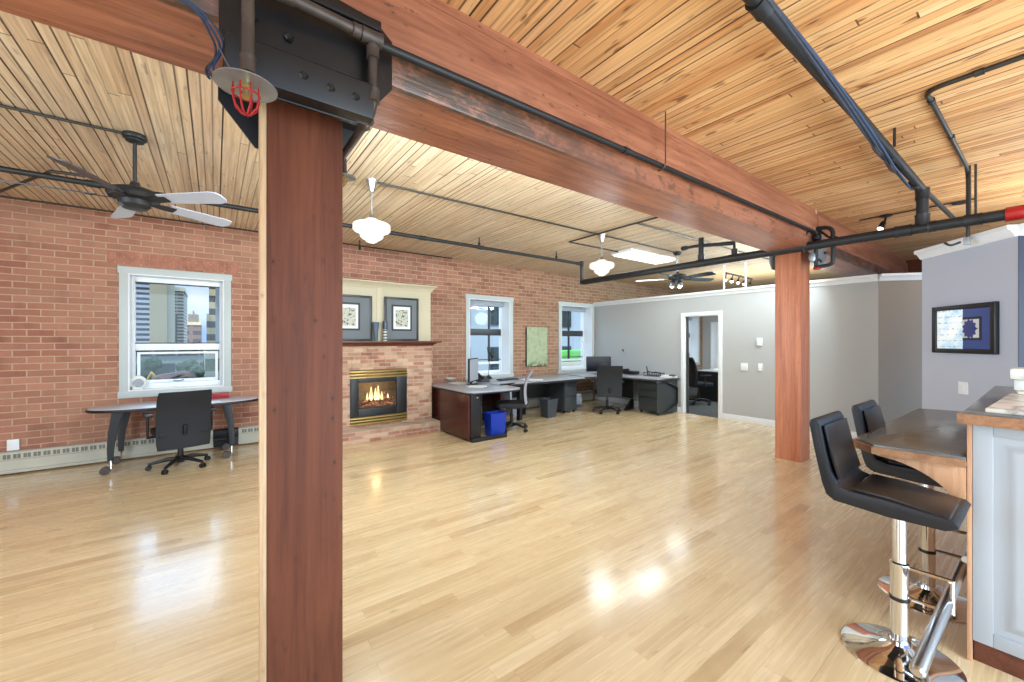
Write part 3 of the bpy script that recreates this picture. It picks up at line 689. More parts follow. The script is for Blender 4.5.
# ---------------------------------------------------------------- ceiling fans
def fan(x, y, zc, zm, ang0, label, R=.72, bm=None, kit=False, rodmat=None):
    t = thing('ceiling_fan', label, 'ceiling fan', (x, y, zc))
    L = lambda b, n, mt, p=t, bev=0: obj(n, b, mt, p, bev, local=True)
    L(B().lathe([(.07, 0), (.075, -.02), (.07, -.035), (.055, -.04), (.055, -.055), (.03, -.065)], seg=24), 'canopy', M['blackpipe'])
    L(B().tube([(0, 0, -.06), (0, 0, zm - zc + .05)], .013), 'downrod', rodmat or M['blackpipe'])
    h = zm - zc
    L(B().lathe([(.025, .09), (.035, .055), (.09, .045), (.15, .02), (.165, -.01), (.15, -.04), (.10, -.055), (.095, -.09), (.07, -.115), (.03, -.12)], (0, 0, h), 32), 'motor', M['blackpipe'])
    for k in range(5):
        a = ang0 + k * 72
        m4 = Matrix.Translation((0, 0, h - .045)) @ Matrix.Rotation(math.radians(a), 4, 'Z') @ Matrix.Rotation(math.radians(-15), 4, 'X')
        L(B().prism([(.10, -.02), (.20, -.035), (.27, -.03), (.27, .03), (.20, .035), (.10, .02)], -.008, .0, 'z').xf(m4), 'blade_arm', M['blackpipe'])
        pts = [(.22, -.055)]
        pts += [(.22 + (R - .22) * s, -.055 - .022 * s) for s in (.5, .85)] + [(R - .02, -.062), (R, -.03), (R, .03), (R - .02, .062)] + [(.22 + (R - .22) * s, .055 + .022 * s) for s in (.85, .5)] + [(.22, .055)]
        L(B().prism(pts, 0, .008, 'z').xf(m4), 'blade', (bm[k] if bm else M['blade']))
    if kit:
        for k in range(3):
            a = 2.2 + k * 2.09; c = (.09 * math.cos(a), .09 * math.sin(a), h - .16)
            o = L(B().lathe([(.02, .04), (.045, 0), (.05, -.02)], c, 14), 'light_cup', M['galv'])
            o2 = obj('bulb', B().lathe([(.01, .02), (.03, 0), (.034, -.02), (.02, -.04), (.004, -.045)], c, 14), M['bulb'], o, local=True)
    return t
fan(-.5, 4.24, CZ, 2.64, -40, 'dark five blade ceiling fan hanging before the brick wall window', bm=[M['blade'], M['blade'], M['blade'], M['bladedark'], M['bladedark']])
fan(6.67, 4.0, CZ, 2.66, -25, 'smaller ceiling fan with lights beyond the fluorescent fixture', bm=[M['teal'], M['teal'], M['blade'], M['teal'], M['teal']], kit=True, rodmat=M['galv'])

# ---------------------------------------------------------------- pendants
def pendant(x, y, label):
    t = thing('pendant_lamp', label, 'pendant lamp', (x, y, CZ), group='schoolhouse glass pendants')
    L = lambda b, n, mt, p=t: obj(n, b, mt, p, 0, local=True)
    L(B().lathe([(.055, 0), (.055, -.01), (.05, -.02), (.03, -.09), (.022, -.12)], seg=24), 'canopy', M['steel'])
    L(B().tube([(0, 0, -.11), (0, 0, -.37)], .007), 'rod', M['galv'])
    L(B().lathe([(.02, -.34), (.028, -.37), (.045, -.385), (.06, -.40)], seg=24), 'fitter', M['steel'])
    pr = [(.055, -.39), (.065, -.405), (.09, -.415), (.12, -.425), (.165, -.438), (.178, -.45), (.178, -.50), (.165, -.515), (.125, -.527), (.112, -.545), (.108, -.57), (.085, -.59), (.06, -.60), (.056, -.61), (.03, -.625), (.004, -.628)]
    L(B().lathe(pr, seg=40), 'glass_shade', M['lampglass'])
    return t
pen = pendant(1.25, 4.02, 'stepped white glass pendant hanging just right of the near post')
dup(pen, (4.64, 4.0, CZ), 0, 'stepped white glass pendant hanging beside the fluorescent light')

# fluorescent fixture
fx = thing('fluorescent_light', 'long bright fluorescent light fixture on the ceiling', 'ceiling light', (6.4, 4.57, CZ))
obj('housing', B().box(5.75, 7.1, 4.30, 4.74, 3.05, 3.099), M['white'], fx, .005)
obj('diffuser', B().box(5.78, 7.07, 4.33, 4.71, 3.03, 3.05), M['fluor'], fx, .01)

# spotlight
sp = thing('spotlight', 'small lit black spotlight on the ceiling above the cross pipe', 'spotlight', (6.85, 1.25, CZ))
obj('canopy', B().lathe([(.065, 0), (.065, -.02), (.03, -.03)], (6.85, 1.25, CZ), 20), M['black'], sp)
obj('stem', B().tube([(6.85, 1.25, 3.07), (6.83, 1.26, 3.0)], .012), M['black'], sp)
m4 = Matrix.Translation((6.80, 1.28, 2.96)) @ Matrix.Rotation(math.radians(25), 4, 'Y') @ Matrix.Rotation(math.radians(15), 4, 'X')
obj('lamp_head', B().lathe([(.015, .07), (.03, .05), (.036, -.03), (.03, -.035)], seg=16).xf(m4), M['black'], sp)
obj('bulb', B().lathe([(.028, -.03), (.03, -.045), (.015, -.06)], seg=16).xf(m4), M['bulb'], sp)
tag(obj('ceiling_plate', B().lathe([(.07, 0), (.07, -.015), (.04, -.02)], (6.9, .62, CZ), 20), M['blackpipe']), 'flat dark round plate on the ceiling near the right edge', 'fixture')
wc = thing('ceiling_bracket_lamp', 'small grey fitting hanging beside the right conduit drop', 'fixture', (5.58, .455, 2.42))
obj('box', B().box(5.565, 5.60, .44, .485, 2.39, 2.46), M['galv'], wc, .004)
obj('arm', B().tube(smooth([(5.57, .50, 2.42), (5.55, .56, 2.40), (5.54, .60, 2.43)]), .01), M['blackpipe'], wc)
# track light far away
tl = thing('track_light', 'track with five small lit spots beyond the grey partition', 'track light', (9.0, 4.05, 2.96))
ta, tb = at(726, 273, Z=2.94), at(752, 279, Z=2.90)
obj('rail', B().tube([ta, tb], .02, 8), M['black'], tl)
for k in range(5):
    p = ta.lerp(tb, k / 4 * .96 + .02)
    h = obj('lamp_head', B().tube([p, p + Vector((0, .02, -.07))], .012, 8).lathe([(.02, .03), (.035, -.03)], tuple(p + Vector((0, .03, -.10))), 12), M['black'], tl)
    if k < 4: obj('bulb', B().lathe([(.03, 0), (.034, -.015), (.02, -.04)], tuple(p + Vector((0, .03, -.13))), 12), M['bulb'], h)
for (u, s) in ((724, 'white vertical pole left of the far track light'), (745.5, 'white vertical pole right of the far track light')):
    p = at(u, 280, X=8.6)
    tag(obj('white_pole', B().tube([(p.x, p.y, 0), (p.x, p.y, CZ)], .02, 8), M['white']), s, 'rod')

# ---------------------------------------------------------------- fireplace
fp = thing('fireplace', 'brick gas fireplace with raised brick hearth and burning logs', 'fireplace', (2.07, 6.3, 0))
FX0, FX1, FY = 1.17, 2.97, 6.3
ix0, ix1 = at(349.8, 400, Y=FY).x, at(407, 400, Y=FY).x
iz0, iz1 = at(407, 420, Y=FY).z, at(349.8, 370.5, Y=FY).z
b = B().box(FX0, ix0, FY, BY-.002, .17, 1.42).box(ix1, FX1, FY, BY-.002, .17, 1.42).box(ix0, ix1, FY, BY-.002, iz1, 1.42).box(ix0, ix1, FY, BY-.002, .17, iz0).box(ix0, ix1, FY + .45, BY-.002, iz0, iz1)
obj('chimney_breast', b, M['brick_fp'], fp)
# soldier course over the opening
b = B()
k = int((ix1 - ix0 + .1) / .072)
for i in range(k): b.box(ix0 - .05 + i * .072, ix0 - .05 + i * .072 + .062, FY - .006, FY + .05, iz1 + .012, iz1 + .2)
obj('soldier_course', b, M['brick_fp'], fp, .003)
obj('hearth', B().box(FX0 - .04, 3.02, 6.05, BY - .01, 0, .17), M['brick_fp'], fp, .006)
# metal insert
ins = obj('firebox', B().box(ix0, ix1, FY + .40, FY + .44, iz0, iz1).box(ix0, ix0 + .02, FY, FY + .4, iz0, iz1).box(ix1 - .02, ix1, FY, FY + .4, iz0, iz1).box(ix0 + .02, ix1 - .02, FY, FY + .4, iz0, iz0 + .02).box(ix0 + .02, ix1 - .02, FY, FY + .4, iz1 - .02, iz1), M['black'], fp)
gx0, gx1 = ix0 + .13, ix1 - .17; gz0, gz1 = iz0 + .25, iz1 - .2
obj('face_panel', B().box(ix0 + .02, gx0, FY, FY + .03, iz0 + .13, iz1 - .13).box(gx1, ix1 - .02, FY, FY + .03, iz0 + .13, iz1 - .13).box(gx0, gx1, FY, FY + .03, gz1, iz1 - .13).box(gx0, gx1, FY, FY + .03, iz0 + .13, gz0), M['black'], fp, .003)
for zb, n in ((iz1 - .135, 3), (iz0 + .0, 3)):
    for i in range(n):
        z = zb + i * .045
        obj('brass_louver', B().prism([(FY - .012, z + .006), (FY - .014, z + .026), (FY - .002, z + .038), (FY + .02, z + .038), (FY + .02, z + .006)], ix0, ix1, 'x'), M['brass'], fp, .002)
obj('fire_glass', B().box(gx0, gx1, FY + .018, FY + .022, gz0, gz1), M['fireglass'], fp)
m = NT('glowing_fire'); X = m.xyz(); v = m.vec(X[0], X[1], X[2]); n = m.noise(v, 9, 3)
m.base((0, 0, 0, 1)); m.set(m.b.inputs['Emission Color'], m.ramp(n, [(.3, (1, .42, .1, 1)), (.55, (1, .75, .4, 1)), (.8, (1, .92, .75, 1))])); m.p(es=1.6); M['flame'] = m.m
m = NT('embers'); X = m.xyz(); v = m.vec(X[0], X[1], X[2]); n = m.noise(v, 28, 3)
m.base(m.ramp(n, [(.4, rgb(70, 44, 34)), (.6, rgb(150, 104, 80))])); m.set(m.b.inputs['Emission Color'], m.ramp(n, [(.5, (0, 0, 0, 1)), (.68, (1, .35, .18, 1))])); m.p(es=.6, rough=.9); M['log'] = m.m
cxf = (gx0 + gx1) / 2; fy = FY + .2
obj('back_liner', B().box(ix0 + .02, ix1 - .02, FY + .38, FY + .40, iz0 + .02, iz1 - .02), plain('firebox_liner', rgb(150, 146, 128), .8, var=.15, scale=12), fp)
for (dx, y, z, L, r, a, tl_) in ((0, .24, .06, .52, .035, 0, 0), (-.08, .16, .10, .44, .032, .2, .1), (.1, .17, .12, .4, .03, -.25, -.12), (.0, .13, .035, .56, .03, .05, 0), (.04, .2, .17, .3, .025, .3, .2)):
    d = Vector((math.cos(a), math.sin(a), tl_)) * L / 2; c = Vector((cxf + dx, FY + y, gz0 + z))
    obj('log', B().tube([c - d, c - d * .4, c + d * .3, c + d], r, 10, radii=[r * .8, r, r * 1.05, r * .75]), M['log'], fp)
for (dx, h, r) in ((-.07, .23, .032), (.0, .2, .03), (.045, .24, .026), (.1, .14, .025), (-.13, .13, .02), (.2, .1, .02)):
    b = B(); z0 = gz0 + .1
    b.lathe([(r * .5, 0), (r, h * .2), (r * .8, h * .5), (r * .35, h * .8), (.002, h)], (cxf + dx, FY + .14, z0), 10)
    obj('flame', b, M['flame'], fp)
# over-mantel and mantel
om = thing('overmantel', 'cream panelled overmantel with crown above the wooden mantel', 'overmantel', (2.07, 6.3, 1.51))
obj('panel', B().box(FX0, FX1 - .01, FY + .02, BY - .001, 1.50, 2.33), M['offwhite'], om, .004)
obj('crown', B().loft([[(x, y, z) for (x, y) in ((FX0 - o, FY + .02 - o), (FX1 - .01 + o, FY + .02 - o), (FX1 - .01 + o, BY - .002), (FX0 - o, BY - .002))] for (o, z) in ((0, 2.33), (.012, 2.33), (.018, 2.355), (.05, 2.385), (.075, 2.41), (.085, 2.415), (.085, 2.43))]), M['offwhite'], om)
obj('stile', B().box(2.04, 2.13, FY + .008, FY + .02, 1.5, 2.33), M['offwhite'], om, .003)
mt = thing('mantel_shelf', 'dark reddish wooden mantel shelf above the fireplace', 'mantel', (2.07, 6.3, 1.42))
obj('shelf', B().loft([[(x, y, z) for (x, y) in ((FX0 - o, FY - o), (FX1 + o, FY - o), (FX1 + o, BY - .003), (FX0 - o, BY - .003))] for (o, z) in ((.0, 1.42), (.02, 1.42), (.03, 1.44), (.07, 1.465), (.12, 1.475), (.13, 1.478), (.13, 1.50))]), M['mantel'], mt)

def picture(x0, x1, z0, z1, y, label, lean=.03):
    t = thing('framed_picture', label, 'picture', ((x0 + x1) / 2, y, z0))
    w = .035; d = .022
    b = B().box(x0, x0 + w, y, y + d, z0, z1).box(x1 - w, x1, y, y + d, z0, z1).box(x0 + w, x1 - w, y, y + d, z1 - w, z1).box(x0 + w, x1 - w, y, y + d, z0, z0 + w)
    obj('frame', b, M['frame_dark'], t, .004)
    obj('mat', B().box(x0 + w, x1 - w, y + .010, y + d, z0 + w, z1 - w), M['mat_grey'], t)
    cx, cz = (x0 + x1) / 2, (z0 + z1) / 2 + .02
    obj('inner_mat', B().box(cx - .17, cx + .17, y + .006, y + .01, cz - .21, cz + .21), M['mat_dark'], t)
    obj('print_border', B().box(cx - .14, cx + .14, y + .003, y + .006, cz - .18, cz + .18), M['paper'], t)
    obj('print', B().box(cx - .105, cx + .105, y + .0015, y + .003, cz - .14, cz + .13), M['print'], t)
    return t
pz0 = 1.502
Pb = FY - .028
picture(at(343.5, 320, Y=Pb).x - .28, at(372.3, 320, Y=Pb).x, pz0, at(372, 296, Y=Pb).z, Pb, 'dark framed print on the mantel partly hidden behind the near post')
picture(at(384.5, 320, Y=Pb).x, at(418.7, 320, Y=Pb).x, pz0, at(400, 297.4, Y=Pb).z, Pb, 'dark framed print at the right end of the mantel')
# small ornaments on the mantel
vx = at(375.5, 338, Y=6.23).x
t = thing('glass_vase', 'small blue grey glass vase between the mantel pictures', 'vase', (vx, 6.21, 1.50))
obj('body', B().lathe([(.025, .002), (.03, .02), (.034, .13), (.045, .22), (.052, .29), (.048, .29), (.04, .22), (.028, .13), (.02, .02), (.004, .012)], (vx, 6.21, 1.5), 20), plain('blue_grey_glass', rgb(80, 96, 112), .15, var=.25, scale=30), t)
vx = at(385, 338, Y=6.20).x
t = thing('candle_jar', 'dark striped jar in front of the right mantel picture', 'jar', (vx, 6.20, 1.50))
obj('jar', B().lathe([(.03, .002), (.034, .01), (.034, .16), (.03, .18)], (vx, 6.2, 1.5), 20), stripes('banded_jar', 2, .045, .5, rgb(50, 58, 76), rgb(200, 204, 190), .3), t)
obj('stopper', B().lathe([(.024, .18), (.036, .19), (.036, .29), (.03, .31), (.01, .315)], (vx, 6.2, 1.5), 20), plain('navy_ceramic', rgb(46, 56, 78), .3), t)

# ---------------------------------------------------------------- radiators
def heater(x0, x1, label, cover=True):
    t = thing('baseboard_heater', label, 'heater', ((x0 + x1) / 2, 6.95, 0))
    y0 = 6.91
    b = B().prism([(6.996, .02), (6.996, .26), (y0 + .015, .26), (y0, .245), (y0, .175), (y0 + .012, .165), (y0 + .012, .06), (y0 + .02, .05), (y0 + .02, .02)], x0, x1, 'x')
    obj('cover', b, M['heater'] if cover else M['blackplastic'], t, .002)
    if cover:
        b = B(); n = int((x1 - x0 - .06) / .075); w = .055
        for i in range(n):
            x = x0 + .04 + i * .075
            b.box(x, x + w * .45, y0 - .002, y0 + .006, .186, .235); b.box(x + w * .55, x + w, y0 - .002, y0 + .006, .186, .235)
        obj('vent_slots', b, M['heater_slot'], t)
    else:
        b = B()
        n = int((x1 - x0) / .02)
        for i in range(n): b.box(x0 + i * .02, x0 + i * .02 + .004, y0 - .02, y0 + .01, .08, .2)
        obj('fins', b, M['conduit'], t); obj('heater_pipe', B().tube([(x0, y0 - .03, .13), (x1, y0 - .03, .13)], .012), M['conduit'], t)
    return t
heater(-4.4, -.02, 'long cream baseboard heater along the brick wall at the left')
heater(-.02, .27, 'uncovered dark heater section behind the oval table', False)
heater(.27, 1.12, 'short cream heater section just left of the near post')
heater(3.1, 7.7, 'cream baseboard heater under the two deep windows behind the desks')

# wall fittings
def plate(name, x0, x1, y0, y1, z0, z1, label, cat, nub, mat=None):
    t = thing(name, label, cat, ((x0 + x1) / 2, (y0 + y1) / 2, z0))
    obj('cover_plate', B().box(x0, x1, y0, y1, z0, z1), mat or M['white'], t, .003)
    for n_ in nub: obj('rocker' if 'switch' in name else 'face', B().box(*n_), mat or M['white'], t, .001)
    return t
p = at(13, 445, Y=6.97)
plate('wall_outlet', p.x - .045, p.x + .045, 6.965, 6.999, .268, .39, 'white outlet box on the brick just above the left heater', 'outlet', [(p.x - .025, p.x + .025, 6.958, 6.965, .29, .37)])
def onwall(u, v0, v1, w, name, label, cat, n=1, d=.02):
    p0 = at(u, v0, X=GX); p1 = at(u, v1, X=GX); z0, z1 = p1.z, p0.z; y = p0.y
    nub = [(GX - d - .004, GX - d, y - w / 2 + w * (i + .25) / n, y - w / 2 + w * (i + .75) / n, z0 + (z1 - z0) * .25, z0 + (z1 - z0) * .75) for i in range(n)]
    return plate(name, GX - d, GX - .0005, y - w / 2, y + w / 2, z0, z1, label, cat, nub)
onwall(760, 338, 345.5, .085, 'thermostat', 'white thermostat on the grey wall left of the far post', 'thermostat', 1, .035)
onwall(744.5, 363, 370.5, .12, 'light_switch', 'double white light switch nearest the office doorway', 'switch', 2)
onwall(760.5, 363.5, 371, .075, 'light_switch', 'single white light switch below the thermostat', 'switch', 1)
p = at(624, 352, X=GX)
t = thing('wall_hook', 'small dark hook on the grey wall above the corner desk', 'hook', (GX - .03, p.y, p.z))
obj('hook', B().tube([(GX - .002, p.y + .03, p.z + .05), (GX - .05, p.y, p.z + .055), (GX - .05, p.y - .03, p.z + .02)], .014, 8), M['blackplastic'], t)
obj('cord', B().tube([(GX - .05, p.y - .03, p.z + .02), (GX - .02, p.y - .08, p.z - .06)], .006, 6), M['galv'], t)
p = at(618, 396, X=GX)
plate('wall_outlet', GX - .02, GX - .0005, p.y - .04, p.y + .04, .3, .42, 'white outlet low on the grey wall under the corner desk', 'outlet', [])

# canvas
x0, x1 = at(526.5, 345, Y=6.97).x, at(546.8, 345, Y=6.97).x
z1, z0 = at(526, 327, Y=6.96).z, at(526, 366.5, Y=6.96).z
t = thing('canvas_painting', 'tall green mottled canvas between the two deep windows', 'painting', ((x0 + x1) / 2, 6.97, z0))
obj('canvas', B().box(x0, x1, 6.955, 6.96, z0, z1), M['canvas'], t)
obj('stretcher_frame', B().box(x0 - .004, x1 + .002, 6.96, 6.998, z0 - .006, z1), M['frame_dark'], t)

# ---------------------------------------------------------------- office chair
def office_chair(name, label, loc, rz, backmat, style='task', bw=.48, bh=(.30, .92), seat=.46, arms=True):
    """faces local +Y"""
    t = thing(name, label, 'chair', loc, rz)
    L = lambda b, n, mt, p=t, bev=0: obj(n, b, mt, p, bev, local=True)
    for k in range(5):
        a = k * 2 * PI / 5 + .3; c, s = math.cos(a), math.sin(a)
        leg = L(B().tube([(0, 0, .10), (c * .12, s * .12, .105), (c * .29, s * .29, .07)], .02, 8, radii=[.03, .024, .015]), 'leg', M['blackplastic'])
        x, y = c * .29, s * .29
        cs = B().tube([(x - s * .022, y + c * .022, .028), (x - s * .006, y + c * .006, .028)], .028, 14).tube([(x + s * .006, y - c * .006, .028), (x + s * .022, y - c * .022, .028)], .028, 14).tube([(x, y, .03), (x, y, .075)], .008, 6)
        obj('caster', cs, M['blackplastic'], leg, local=True)
    L(B().lathe([(.04, .06), (.045, .12), (.03, .14), (.028, .26), (.018, .27), (.018, seat - .09)], seg=16), 'gas_column', M['blackplastic'])
    L(B().box(-.12, .12, -.12, .1, seat - .09, seat - .055), 'seat_plate', M['blackplastic'], bev=.01)
    sw = .25
    L(B().prism([(-sw, -.2), (-sw + .03, -.24), (sw - .03, -.24), (sw, -.2), (sw, .2), (sw - .06, .26), (-sw + .06, .26), (-sw, .2)], seat - .055, seat + .015), 'seat', M['leather'] if style != 'task' else M['mesh'], bev=.02)
    # backrest: curved panel
    rings = []
    z0, z1 = bh; n = 10
    for i in range(n + 1):
        f = i / n; z = z0 + (z1 - z0) * f
        y = -.25 - .07 * f + .05 * math.sin(f * PI) - (.05 * max(0, f - .75) * 4 * .5)
        w = bw / 2 * (1 - .05 * (2 * f - 1) ** 6); th = .018 if style != 'exec' else .05
        r = []
        for j in range(9): 
            q = -1 + 2 * j / 8; r.append((w * q, y + .03 * (q * q) + 0, z))
        for j in range(8, -1, -1):
            q = -1 + 2 * j / 8; r.append((w * q, y + .03 * (q * q) - th, z))
        rings.append(r)
    bk = L(B().loft(rings), 'backrest', backmat, bev=.006)
    L(B().tube([(0, -.08, seat - .07), (0, -.22, seat - .06), (0, -.262, seat + .0), (0, -.268, seat + .08)], .02, 8), 'back_support', M['blackplastic'])
    if arms:
        for sx in (-1, 1):
            x = sx * (sw + .045)
            arm = L(B().tube([(sx * .15, .0, seat - .065), (x, -.01, seat - .06), (x, -.03, seat + .03), (x, -.02, seat + .185)], .014, 8), 'armrest', M['blackplastic'])
            obj('arm_pad', B().box(x - .035, x + .035, -.13, .12, seat + .18, seat + .21), M['blackplastic'], arm, .012, local=True)
    if style == 'exec':
        L(B().obox((0, -.37, z1 + .02), .3, .10, .16, rx=-.1), 'headrest', M['leather'], bev=.035)
        L(B().obox((0, -.24, (z0 + z1) / 2), .38, .04, .42), 'back_cushion', M['greymesh'], bev=.02)
    return t
office_chair('office_chair', 'black mesh back task chair tucked at the oval table', (-.33, 6.19, 0), math.radians(12), M['mesh'], bw=.50, bh=(.27, .93))
office_chair('office_chair', 'grey mesh task chair seen side on at the mahogany desk', (4.02, 5.42, 0), math.radians(52), M['greymesh'], bw=.46, bh=(.46, 1.0), arms=False)
office_chair('office_chair', 'black high square backed chair facing the corner monitor', (6.62, 5.56, 0), math.radians(-38), M['mesh'], bw=.52, bh=(.36, 1.0))
office_chair('executive_chair', 'bulky black padded chair seen through the office doorway', (9.3, 5.03, 0), math.radians(-118), M['leather'], 'exec', bw=.56, bh=(.42, 1.12), seat=.5)

# ---------------------------------------------------------------- oval table with curved legs
tb = thing('oval_table', 'pale oval table on curved black legs under the left window', 'table', (-.33, 6.58, 0))
xl, xr, yf_, yb_ = -1.17, .50, 6.22, 6.90
pts = []
for i in range(25):
    a = PI + PI * i / 24
    c, s = math.cos(a), math.sin(a)
    pts.append(((xl + xr) / 2 + (xr - xl) / 2 * math.copysign(abs(c) ** .75, c), 6.56 + (.34) * math.copysign(abs(s) ** .8, s)))
for i in range(1, 24):
    a = PI * i / 24; c, s = math.cos(a), math.sin(a)
    pts.append(((xl + xr) / 2 + (xr - xl) / 2 * math.copysign(abs(c) ** .75, c), 6.56 + .33 * math.copysign(abs(s) ** .7, s)))
obj('tabletop', B().prism(pts, .705, .73), M['whitetop'], tb, .004)
obj('edge_band', B().prism([(x + (x + .33) * .012, y + (y - 6.56) * .02) for x, y in pts], .69, .722), M['blackplastic'], tb, .006)
for (x, y, sx, sy) in ((-.94, 6.32, -1, -1), (-.92, 6.80, -1, 1), (.17, 6.30, 1, -1), (.17, 6.80, 1, 1)):
    P = [(x - sx * .055, y, .69), (x - sx * .035, y, .60), (x - sx * .012, y, .46), (x + sx * .004, y, .30), (x + sx * .005, y, .15)]
    rings = []
    for i, q in enumerate(smooth(P, 3)):
        w = .05 - .026 * i / 12; r = .018
        rings.append([(q.x - w, q.y - r, q.z), (q.x + w, q.y - r, q.z), (q.x + w, q.y + r, q.z), (q.x - w, q.y + r, q.z)])
    lg = obj('leg', B().loft(rings), M['blackplastic'], tb, .004)
    obj('ferrule', B().tube([(x + sx * .005, y, .16), (x + sx * .005, y, .06)], .013, 10), M['chrome'], lg)
    obj('caster', B().tube([(x - .05 * 1, y - .03, .044), (x - .05, y - .005, .044)], .044, 16).tube([(x - .05, y + .005, .044), (x - .05, y + .03, .044)], .044, 16).tube([(x + sx * .005, y, .075), (x - .05, y, .06)], .012, 6), M['oldpipe'], lg)
obj('apron_bar', B().box(-.78, .06, 6.53, 6.57, .66, .69), M['blackplastic'], tb)
# red box on table
p = at(219, 396, Z=.73); py_ = 6.72
rb = thing('red_box', 'small red box with a white mark behind the task chair', 'box', (at(219, 394, Y=py_).x, py_, .73))
x0, x1 = at(209, 394, Y=py_).x, at(229, 394, Y=py_).x
obj('box_body', B().box(x0 - .1, x1, py_ - .07, py_ + .07, .731, .80), M['red'], rb, .004)
obj('white_mark', B().box(x0 + .0, x0 + .035, py_ - .0715, py_ - .0703, .755, .77), M['paper'], rb)
# ornament on sill
p = at(138, 383, Y=7.1)
t = thing('sill_ornament', 'round silver and white ornament on the left window sill', 'ornament', (p.x, 7.08, .872))
obj('ornament_body', B().tube([(p.x, 7.05, .965), (p.x, 7.11, .965)], .085, 24), M['ceramic'], t, .01)
obj('ornament_face', B().tube([(p.x + .01, 7.045, .955), (p.x + .01, 7.055, .955)], .055, 20), plain('silver_foil', rgb(150, 152, 158), .4, .5, var=.4, scale=60), t)
obj('ornament_foot', B().box(p.x - .05, p.x + .05, 7.04, 7.12, .872, .89), M['ceramic'], t, .004)

# ---------------------------------------------------------------- desks
dk = thing('mahogany_desk', 'desk with a glossy mahogany end panel beside the hearth', 'desk', (3.4, 5.7, 0))
pts = [(2.98, 5.22), (3.0, 5.14), (3.07, 5.08), (3.2, 5.05), (3.84, 5.03), (3.95, 5.1), (4.02, 5.72), (4.22, 5.8), (4.22, 6.6), (2.98, 6.6)]
obj('worktop', B().prism(pts, .725, .752), M['desktop'], dk, .004)
obj('worktop_edge', B().prism([(x - .006 if x < 3.3 else x + .006, y - .006 if y < 6 else y) for x, y in pts], .705, .7245), M['blackplastic'], dk, .004)
obj('end_panel', B().box(3.0, 3.035, 5.12, 6.04, .03, .70).box(3.04, 3.075, 6.04, 6.5, .03, .70), M['mahogany'], dk, .003)
obj('end_frame', B().box(3.035, 3.20, 5.10, 5.16, .0, .70).box(3.036, 3.075, 5.16, 6.03, .0, .70), M['black'], dk, .003)
obj('foot', B().box(3.035, 3.66, 5.06, 5.10, 0, .06), M['black'], dk, .004)
obj('leg', B().box(3.36, 3.46, 5.5, 5.56, 0, .70), M['black'], dk, .003)
obj('modesty_panel', B().box(3.2, 4.1, 6.5, 6.53, .35, .70), M['black'], dk)
obj('leg', B().box(4.08, 4.16, 5.85, 6.45, 0, .70), M['mahogany'], dk, .003)
obj('desk_knob', B().tube([(3.12, 5.095, .66), (3.12, 5.06, .66)], .014, 10), M['chrome'], dk)
ld = thing('long_desk', 'long grey topped desk under the green canvas', 'desk', (5.2, 6.2, 0))
obj('worktop', B().box(4.235, 6.15, 5.75, 6.75, .722, .75), M['desktop'], ld, .004)
obj('worktop_edge', B().box(4.235, 6.158, 5.742, 6.75, .685, .7215), M['blackplastic'], ld, .004)
obj('leg', B().box(4.6, 4.66, 5.95, 6.05, 0, .685), M['black'], ld)
obj('leg', B().box(5.0, 5.1, 6.4, 6.46, 0, .685), M['black'], ld)
obj('modesty_panel', B().box(4.66, 5.75, 6.5, 6.53, .3, .685), M['black'], ld)
obj('side_panel', B().box(4.3, 4.34, 5.85, 6.6, .35, .684), M['silver'], ld)
def pedestal(x0, x1, y0, y1, label, face, n=3):
    t = thing('drawer_pedestal', label, 'drawers', ((x0 + x1) / 2, (y0 + y1) / 2, 0))
    obj('cabinet_body', B().box(x0, x1, y0, y1, .05, .66), M['darkgrey'], t, .004)
    hs = [.05, .35, .51, .66] if n == 3 else [.05, .36, .66]
    for i in range(len(hs) - 1):
        a, b_ = hs[i] + .006, hs[i + 1] - .006
        if face == 'y':
            d = obj('drawer', B().box(x0 + .006, x1 - .006, y0 - .018, y0, a, b_), M['darkgrey'], t, .003)
            obj('drawer_pull', B().box(x0 + .01, x1 - .01, y0 - .024, y0 - .018, b_ - .03, b_ - .018), M['blackplastic'], d)
        else:
            d = obj('drawer', B().box(x0 - .018, x0, y0 + .006, y1 - .006, a, b_), M['darkgrey'], t, .003)
            obj('drawer_pull', B().box(x0 - .024, x0 - .018, y0 + .01, y1 - .01, b_ - .03, b_ - .018), M['blackplastic'], d)
    for (x, y) in ((x0 + .04, y0 + .04), (x1 - .04, y0 + .04), (x0 + .04, y1 - .04), (x1 - .04, y1 - .04)):
        obj('caster', B().tube([(x - .012, y, .025), (x + .012, y, .025)], .025, 12), M['blackplastic'], t)
    return t
pedestal(5.78, 6.14, 5.99, 6.55, 'dark grey drawer pedestal under the long desk', 'y', 2)
cd = thing('corner_desk', 'L shaped grey desk in the corner against the grey wall', 'desk', (7.3, 5.6, 0))
pts = [(6.32, 6.0), (6.8, 5.95), (7.0, 5.7), (7.06, 4.66), (7.84, 4.66), (7.84, 6.75), (6.32, 6.75)]
obj('worktop', B().prism(pts, .722, .75), M['desktop'], cd, .004)
obj('worktop_edge', B().prism([(x - (.006 if x < 7.5 else 0), y - (.006 if y < 6.5 else 0)) for x, y in pts], .69, .7215), M['darkgrey'], cd, .004)
obj('end_panel', B().box(7.12, 7.84, 4.70, 4.725, .02, .69), M['darkgrey'], cd, .003)
obj('end_frame', B().tube([(7.02, 4.68, .67), (7.42, 4.67, .66), (7.78, 4.67, .52), (7.78, 4.67, .2), (7.36, 4.67, .03), (7.12, 4.68, .03)], .018, 6), M['black'], cd)
obj('leg', B().prism([(6.98, .03), (7.22, .25), (7.28, .25), (7.28, .03)], 5.38, 5.42, 'y'), M['black'], cd)
obj('leg', B().box(6.4, 6.46, 6.6, 6.66, 0, .69), M['black'], cd)
